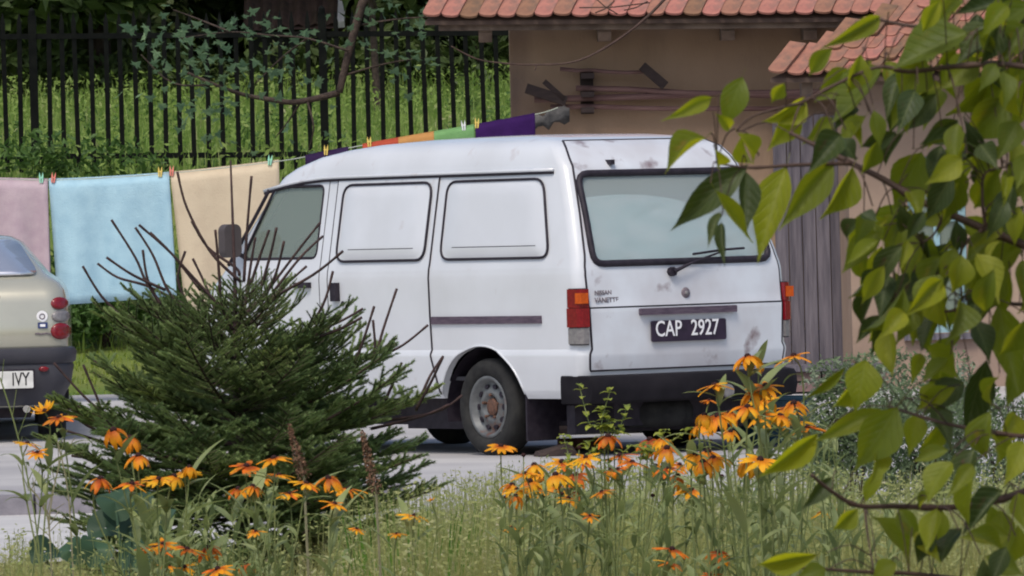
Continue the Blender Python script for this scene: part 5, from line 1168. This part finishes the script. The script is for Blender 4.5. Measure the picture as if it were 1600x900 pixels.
# silvery bush in front of the house
for cx, cy, Y, rx, rz, lab in ((1335, 690, 36, .30, .44, 'silvery green small leaved bush in front of the door step'), (1450, 680, 37, .40, .46, 'silvery green bush before the porch window wall'), (1570, 660, 38, .42, .52, 'wide silvery green bush below the broad leaved branch, by the porch wall')):
    c = P(cx, cy, Y); b = Vector((c.x, Y, -.1)); o = empty('silvery_bush', b, lab, 'shrub'); m = MB()
    for k in range(13):
        clump(m, (R.uniform(-.75, .75)*rx, R.uniform(-.2, .2), .12 + R.random()*(c.z + .1 + rz*.5)), rx*.5, rx*.4, rz*.36, 560, .016)
    q = m.build('foliage', m_bush, o); q['kind'] = 'stuff'; m = MB()
    for k in range(9): m.tube([(R.uniform(-.04, .04), 0, 0), (R.uniform(-.6, .6)*rx, R.uniform(-.15, .15), c.z + .1 + rz*R.uniform(.2, .75))], [.007, .002], 4)
    m.build('stem', m_bark, o)

# ------------------------------------------------------------------ limb of lobed leaves hanging before the fence
TY = 59.0
tb = Vector((-6.6, TY, ground_h(-6.6, TY))); lt = empty('lobed_leaf_tree', tb, 'tree whose dark bent limb with lobed leaves hangs before the black fence', 'tree')
m = MB(); m.tube(spline([(0, 0, -.2), (.1, 0, 1.8), (.5, 0, 3.6), (.9, 0, 5.2)], 5), [.16 - .004*i for i in range(16)], 8); m.build('trunk', m_bark, lt, smooth=True)
def tl(x, y, d=0): return P(x, y, TY + d) - tb
lim = spline([Vector((.6, 0, 3.9)), Vector((2.2, .2, 4.7)), Vector((4.4, .2, 4.9)), tl(590, -70), tl(566, 5), tl(545, 80), tl(530, 145)], 5)
m = MB(); m.tube(lim, [.055 - .0009*i for i in range(len(lim))], 7); m.build('limb', m_bark, lt, smooth=True)
subs = [[(530, 145), (490, 155), (455, 160), (420, 155), (380, 148), (335, 132), (290, 112)], [(470, 159), (450, 190), (430, 215)], [(545, 80), (480, 60), (420, 55), (360, 50), (280, 60)], [(556, 40), (620, 30), (690, 25)], [(530, 120), (600, 100), (660, 90)], [(360, 50), (310, 30), (270, 15)], [(335, 132), (270, 130), (220, 85)], [(480, 60), (440, 90), (400, 130)], [(480, 158), (490, 200), (480, 240)]]
sp_all = []
for q in subs:
    s_ = spline([tl(x, y, R.uniform(-.1, .1)) for x, y in q], 4); sp_all.append(s_); m = MB(); r0_ = .030 if q[0] == (530, 145) else .010
    m.tube(s_, [r0_*(1-.7*k/len(s_)) for k in range(len(s_))], 5); m.build('branch', m_bark, lt, smooth=True)
def maple():
    m = MB(); out = []
    for k, (a, r_) in enumerate(((-90, .05), (-40, .3), (-25, .55), (-5, .34), (15, .75), (38, .42), (62, .55), (90, 1.0), (118, .55), (142, .42), (165, .75), (185, .34), (205, .55), (220, .3))):
        out.append((r_*math.cos(rad(a)), r_*math.sin(rad(a)), .12*R.uniform(-1, 1)*r_))
    m.add(out + [(0, .1, .06)], [(i, (i+1) % 14, 14) for i in range(14)]); m.tube([(0, -.03, 0), (.02, -.5, .05)], .012, 3); return m.mesh('leaf', m_maple)
MP = [maple() for _ in range(4)]
spots = [(x, y) for x, y in ((205, 45), (228, 42), (290, 45), (310, 40), (280, 60), (330, 55), (245, 82), (255, 95), (300, 92), (345, 38), (380, 50), (390, 62), (400, 95), (420, 40), (430, 55), (445, 75), (460, 60), (410, 110), (380, 115), (360, 95), (330, 95), (320, 85), (270, 130), (300, 125), (255, 140), (310, 150), (330, 170), (350, 140), (480, 85), (500, 65), (600, 25), (620, 30), (640, 18), (660, 28), (690, 20), (610, 85), (640, 80), (650, 92), (670, 95), (580, 40), (570, 15), (560, 30), (440, 120), (470, 130), (350, 160), (300, 165))]
for x, y in spots + [(R.gauss(x, 26), R.gauss(y, 22)) for x, y in spots for _ in range(4)] + [(R.uniform(270, 520), R.uniform(120, 250)) for _ in range(30)]:
    p = tl(x, y, R.uniform(-.25, .2)); s = R.uniform(.045, .088)
    inst('leaf', R.choice(MP), lt, matrix=Matrix.Translation(p) @ Matrix.Rotation(R.uniform(-.8, .8), 4, 'Z') @ Matrix.Rotation(R.uniform(-1.2, -.2), 4, 'X') @ Matrix.Rotation(math.pi + R.uniform(-1.3, 1.3), 4, 'Y' if R.random() < .5 else 'Z') @ Matrix.Scale(s, 4))

# ------------------------------------------------------------------ broad leaved branches close to us on the right
NY_ = 9.0
bt = Vector((1.02, NY_ + .3, -.118)); tr = empty('broad_leaved_tree', bt, 'broad leaved tree whose thin branches hang in front of the house porch', 'tree')
def nb(x, y, d=0): return P(x, y, NY_ + d) - bt
m = MB(); m.tube(spline([(0, 0, -.1), (.02, 0, .7), (-.05, 0, 1.4), (.0, 0, 2.2)], 5), [.04 - .0015*i for i in range(16)], 8); m.build('trunk', m_bark, tr, smooth=True)
BR = [([(1640, 400), (1600, 383), (1520, 350), (1440, 315), (1380, 280), (1330, 255), (1270, 225), (1235, 208)], .0052, (0, .1)),
      ([(1650, 745), (1600, 768), (1545, 785), (1480, 793), (1400, 791), (1340, 790), (1300, 768), (1268, 742)], .0042, (.1, -.05)),
      ([(1640, 680), (1600, 682), (1530, 672), (1470, 660), (1420, 645), (1390, 635)], .0030, (-.1, .1)),
      ([(1500, 905), (1420, 896), (1340, 893), (1270, 888), (1195, 884)], .0030, (.15, .1)),
      ([(1640, 60), (1580, 70), (1530, 60), (1480, 45), (1420, 40), (1370, 30)], .0040, (.1, .2)),
      ([(1640, 110), (1560, 100), (1480, 105), (1420, 112), (1370, 105), (1300, 135), (1255, 160)], .0032, (-.1, -.1)),
      ([(1330, 255), (1240, 258), (1170, 262), (1120, 255)], .0022, (.0, -.05)),
      ([(1535, 360), (1505, 385), (1500, 420), (1502, 470)], .0024, (0, 0)), ([(1540, 355), (1535, 310), (1540, 270), (1580, 260)], .0020, (0, 0)),
      ([(1475, 335), (1460, 365), (1440, 380)], .0018, (0, 0)), ([(1352, 793), (1355, 830), (1365, 890)], .0016, (.05, 0)), ([(1255, 160), (1180, 180), (1150, 205)], .0016, (0, 0)), ([(1640, 480), (1580, 475), (1520, 480), (1450, 490), (1400, 480)], .0025, (.1, .1))]
def bpts(q, dd): 
    n = len(q); return spline([nb(x, y, dd[0] + (dd[1]-dd[0])*i/(n-1)) for i, (x, y) in enumerate(q)], 5)
allp = []
for i, (q, r_, dd) in enumerate(BR):
    s_ = bpts(q, dd)
    if q[0][0] >= 1640: s_ = [Vector((-.02, 0, max(.4, s_[0].z + (-.25 if i != 3 else -.1))))] + s_
    if q[0] == (1500, 905): s_ = [Vector((-.01, 0, .35))] + s_
    allp += s_; m = MB(); k = len(s_); m.tube(s_, [r_*(1.25-.8*j/k)*(1 + (.35 if j % 9 == 0 else 0)) for j in range(k)], 6); m.build('branch', m_redtwig, tr, smooth=True)
def broadleaf(mm, curl, fold, wavy):
    m = MB(); rows = []; n = 9; y = 0; z = 0; ang = curl*.45
    prof = [.02, .50, .84, 1.0, .97, .83, .60, .33, .12, .01]
    for i in range(n+1):
        f = i/n; w_ = .5*prof[i]; row = []
        for j in (-1, -.5, 0, .5, 1): row.append((w_*j, y, z + fold*abs(j)*w_ + wavy*math.sin(f*9 + j*2)*abs(j)))
        rows.append(row); ang -= curl/n; y += math.cos(ang)/n; z += math.sin(ang)/n
    m.grid(rows); m.tube([(0, .02, 0), (0, -.08, .01), (0, -.16, .03)], [.008, .007, .007], 4); return m.mesh('leaf', mm, True)
BL = {k: [broadleaf(mm, c, f, w_) for c, f, w_ in ((.35, .35, .02), (.9, .25, .03), (-.5, .4, .015), (.6, .75, .02), (1.3, .5, .02))] for k, mm in (('a', m_leafA), ('b', m_leafB), ('c', m_leafC))}
LV = """1511 52 1390 108 78 a;1375 26 1278 80 28 a;1378 104 1300 198 78 a;1258 152 1188 195 38 b;1250 172 1197 236 40 b;1160 212 1176 260 26 b;1408 113 1382 192 30 c;1434 122 1392 208 42 a;1530 93 1464 142 52 a;1576 108 1478 184 62 a;1570 152 1504 228 66 a;1497 188 1436 228 40 c;1338 178 1347 234 18 b;1365 172 1376 234 26 a;1412 208 1380 262 36 c;1532 226 1560 264 36 c;1600 -10 1584 132 42 c;1586 -6 1484 26 36 c;1310 218 1340 252 32 c;1440 232 1532 222 22 c;1102 216 1036 270 36 a;1116 233 1122 264 20 b;1152 208 1180 256 26 b;1168 258 1040 366 48 c;1118 298 1174 380 24 b;1166 268 1164 372 36 c;1228 262 1182 414 58 b;1126 333 1104 388 18 c;1128 348 1132 418 19 c;1112 153 1033 190 24 b;1160 120 1128 206 44 a;1118 178 1146 206 20 b;1332 260 1282 346 42 b;1302 252 1214 362 48 a;1440 238 1394 332 72 a;1442 362 1462 452 62 c;1422 322 1368 388 42 a;1424 325 1395 372 30 b;1372 362 1313 432 42 a;1346 333 1372 347 24 c;1346 344 1318 380 32 c;1363 412 1348 468 27 b;1412 382 1364 454 38 c;1447 428 1404 504 52 c;1412 448 1348 524 42 a;1545 238 1541 304 40 c;1502 398 1488 464 42 b;1532 392 1508 474 52 a;1597 382 1538 442 48 a;1582 338 1538 362 27 c;1500 342 1544 388 42 b;1602 272 1568 328 48 a;1597 406 1602 490 54 a;1352 562 1336 648 58 b;1402 636 1334 738 68 a;1378 640 1264 694 32 a;1278 678 1183 748 38 b;1322 572 1250 628 16 a;1541 562 1504 694 48 c;1492 606 1428 642 32 b;1434 646 1420 714 38 b;1482 703 1424 722 27 a;1487 722 1444 788 52 b;1522 702 1508 762 42 c;1587 646 1554 708 38 b;1364 808 1432 898 48 a;1502 826 1464 884 42 c;1508 833 1578 864 28 a;1278 866 1178 884 34 b;1396 476 1358 562 24 c;1448 540 1498 594 44 b;1472 486 1444 562 42 a;1560 474 1592 622 54 a;1345 585 1300 640 30 b;1460 600 1440 645 30 b;1300 745 1250 800 26 c;1340 795 1300 830 30 b;1405 795 1440 850 34 a;1470 795 1452 858 36 b;1545 788 1580 850 40 a;1590 770 1602 830 40 b;1290 890 1240 905 30 a;1400 880 1360 905 34 b;1540 870 1600 900 40 a;1600 690 1570 760 44 b;1545 675 1560 740 36 b;1380 740 1345 790 26 b;1370 700 1356 770 30 b;1560 590 1545 640 30 b;1600 560 1570 640 42 a;1420 300 1440 350 30 b;1480 260 1500 330 44 a;1590 190 1560 250 44 a;1600 40 1560 110 50 a;1450 60 1420 110 40 a;1540 120 1510 175 40 b;1300 75 1262 120 30 a;1580 300 1550 345 36 b;1480 380 1455 440 42 c;1440 390 1410 450 44 a;1390 430 1372 500 36 c;1560 420 1530 500 46 a;1480 560 1440 600 30 a;1445 90 1405 160 60 a;1480 20 1430 70 46 a;1545 45 1520 100 46 b;1330 110 1270 160 50 a;1225 130 1205 160 24 b;1470 140 1440 205 44 a;1560 265 1520 330 50 a;1600 330 1575 400 44 a;1450 270 1475 330 36 b;1500 280 1470 350 40 a;1410 340 1380 400 40 a;1385 395 1355 450 32 b;1430 470 1400 540 40 a;1500 470 1480 540 46 a;1520 500 1550 570 40 c;1360 330 1335 385 30 a;1470 430 1430 500 50 a;1545 440 1520 520 46 c;1600 500 1560 560 44 a"""
RL = random.Random(21)
LVL = LV.split(';')
for _ in range(158):      # fillers where the photograph's foliage is thick
    x0, y0 = RL.choice(((RL.uniform(1430, 1620), RL.uniform(-20, 260)), (RL.uniform(1370, 1610), RL.uniform(230, 540)), (RL.uniform(1480, 1620), RL.uniform(-20, 300)), (RL.uniform(1350, 1500), RL.uniform(320, 500)), (RL.uniform(1300, 1480), RL.uniform(60, 230)), (RL.uniform(1430, 1610), RL.uniform(540, 900)), (RL.uniform(1480, 1620), RL.uniform(0, 560))))
    g = RL.gauss(2.0, .5); L_ = RL.uniform(42, 88); LVL.append('%d %d %d %d %d %s' % (x0, y0, x0 + math.cos(g)*L_, y0 + math.sin(g)*L_, L_*RL.uniform(.38, .58), RL.choice('aabbcc')))
for ln in LVL:
    x0, y0, x1, y1, wd, kk = ln.split(); x0, y0, x1, y1, wd = map(float, (x0, y0, x1, y1, wd))
    dz = RL.uniform(-.15, .2); a = nb(x0, y0, dz); b = nb(x1, y1, dz + RL.uniform(-.035, .035)); yv = b - a; L = yv.length; yv.normalize()
    nrm = Vector((RL.gauss(0, .45), -1, RL.gauss(.35, .4))); nrm = (nrm - yv*nrm.dot(yv)).normalized(); xv = yv.cross(nrm); W = wd/1300*1.03
    M = Matrix((xv*W, yv*L, nrm*L)).transposed().to_4x4(); M.translation = a
    inst('leaf', RL.choice(BL[kk]), tr, matrix=M)
    near = min(allp, key=lambda p: (p - a).length); st_ = a - yv*L*.14
    if (near - st_).length < .13:
        tw = MB(); tw.tube(spline([near, near.lerp(st_, .5) + Vector((0, -.01, .012)), st_], 3), [.0009]*7, 4, cap=False); tw.build('twig', m_redtwig, tr, smooth=True)
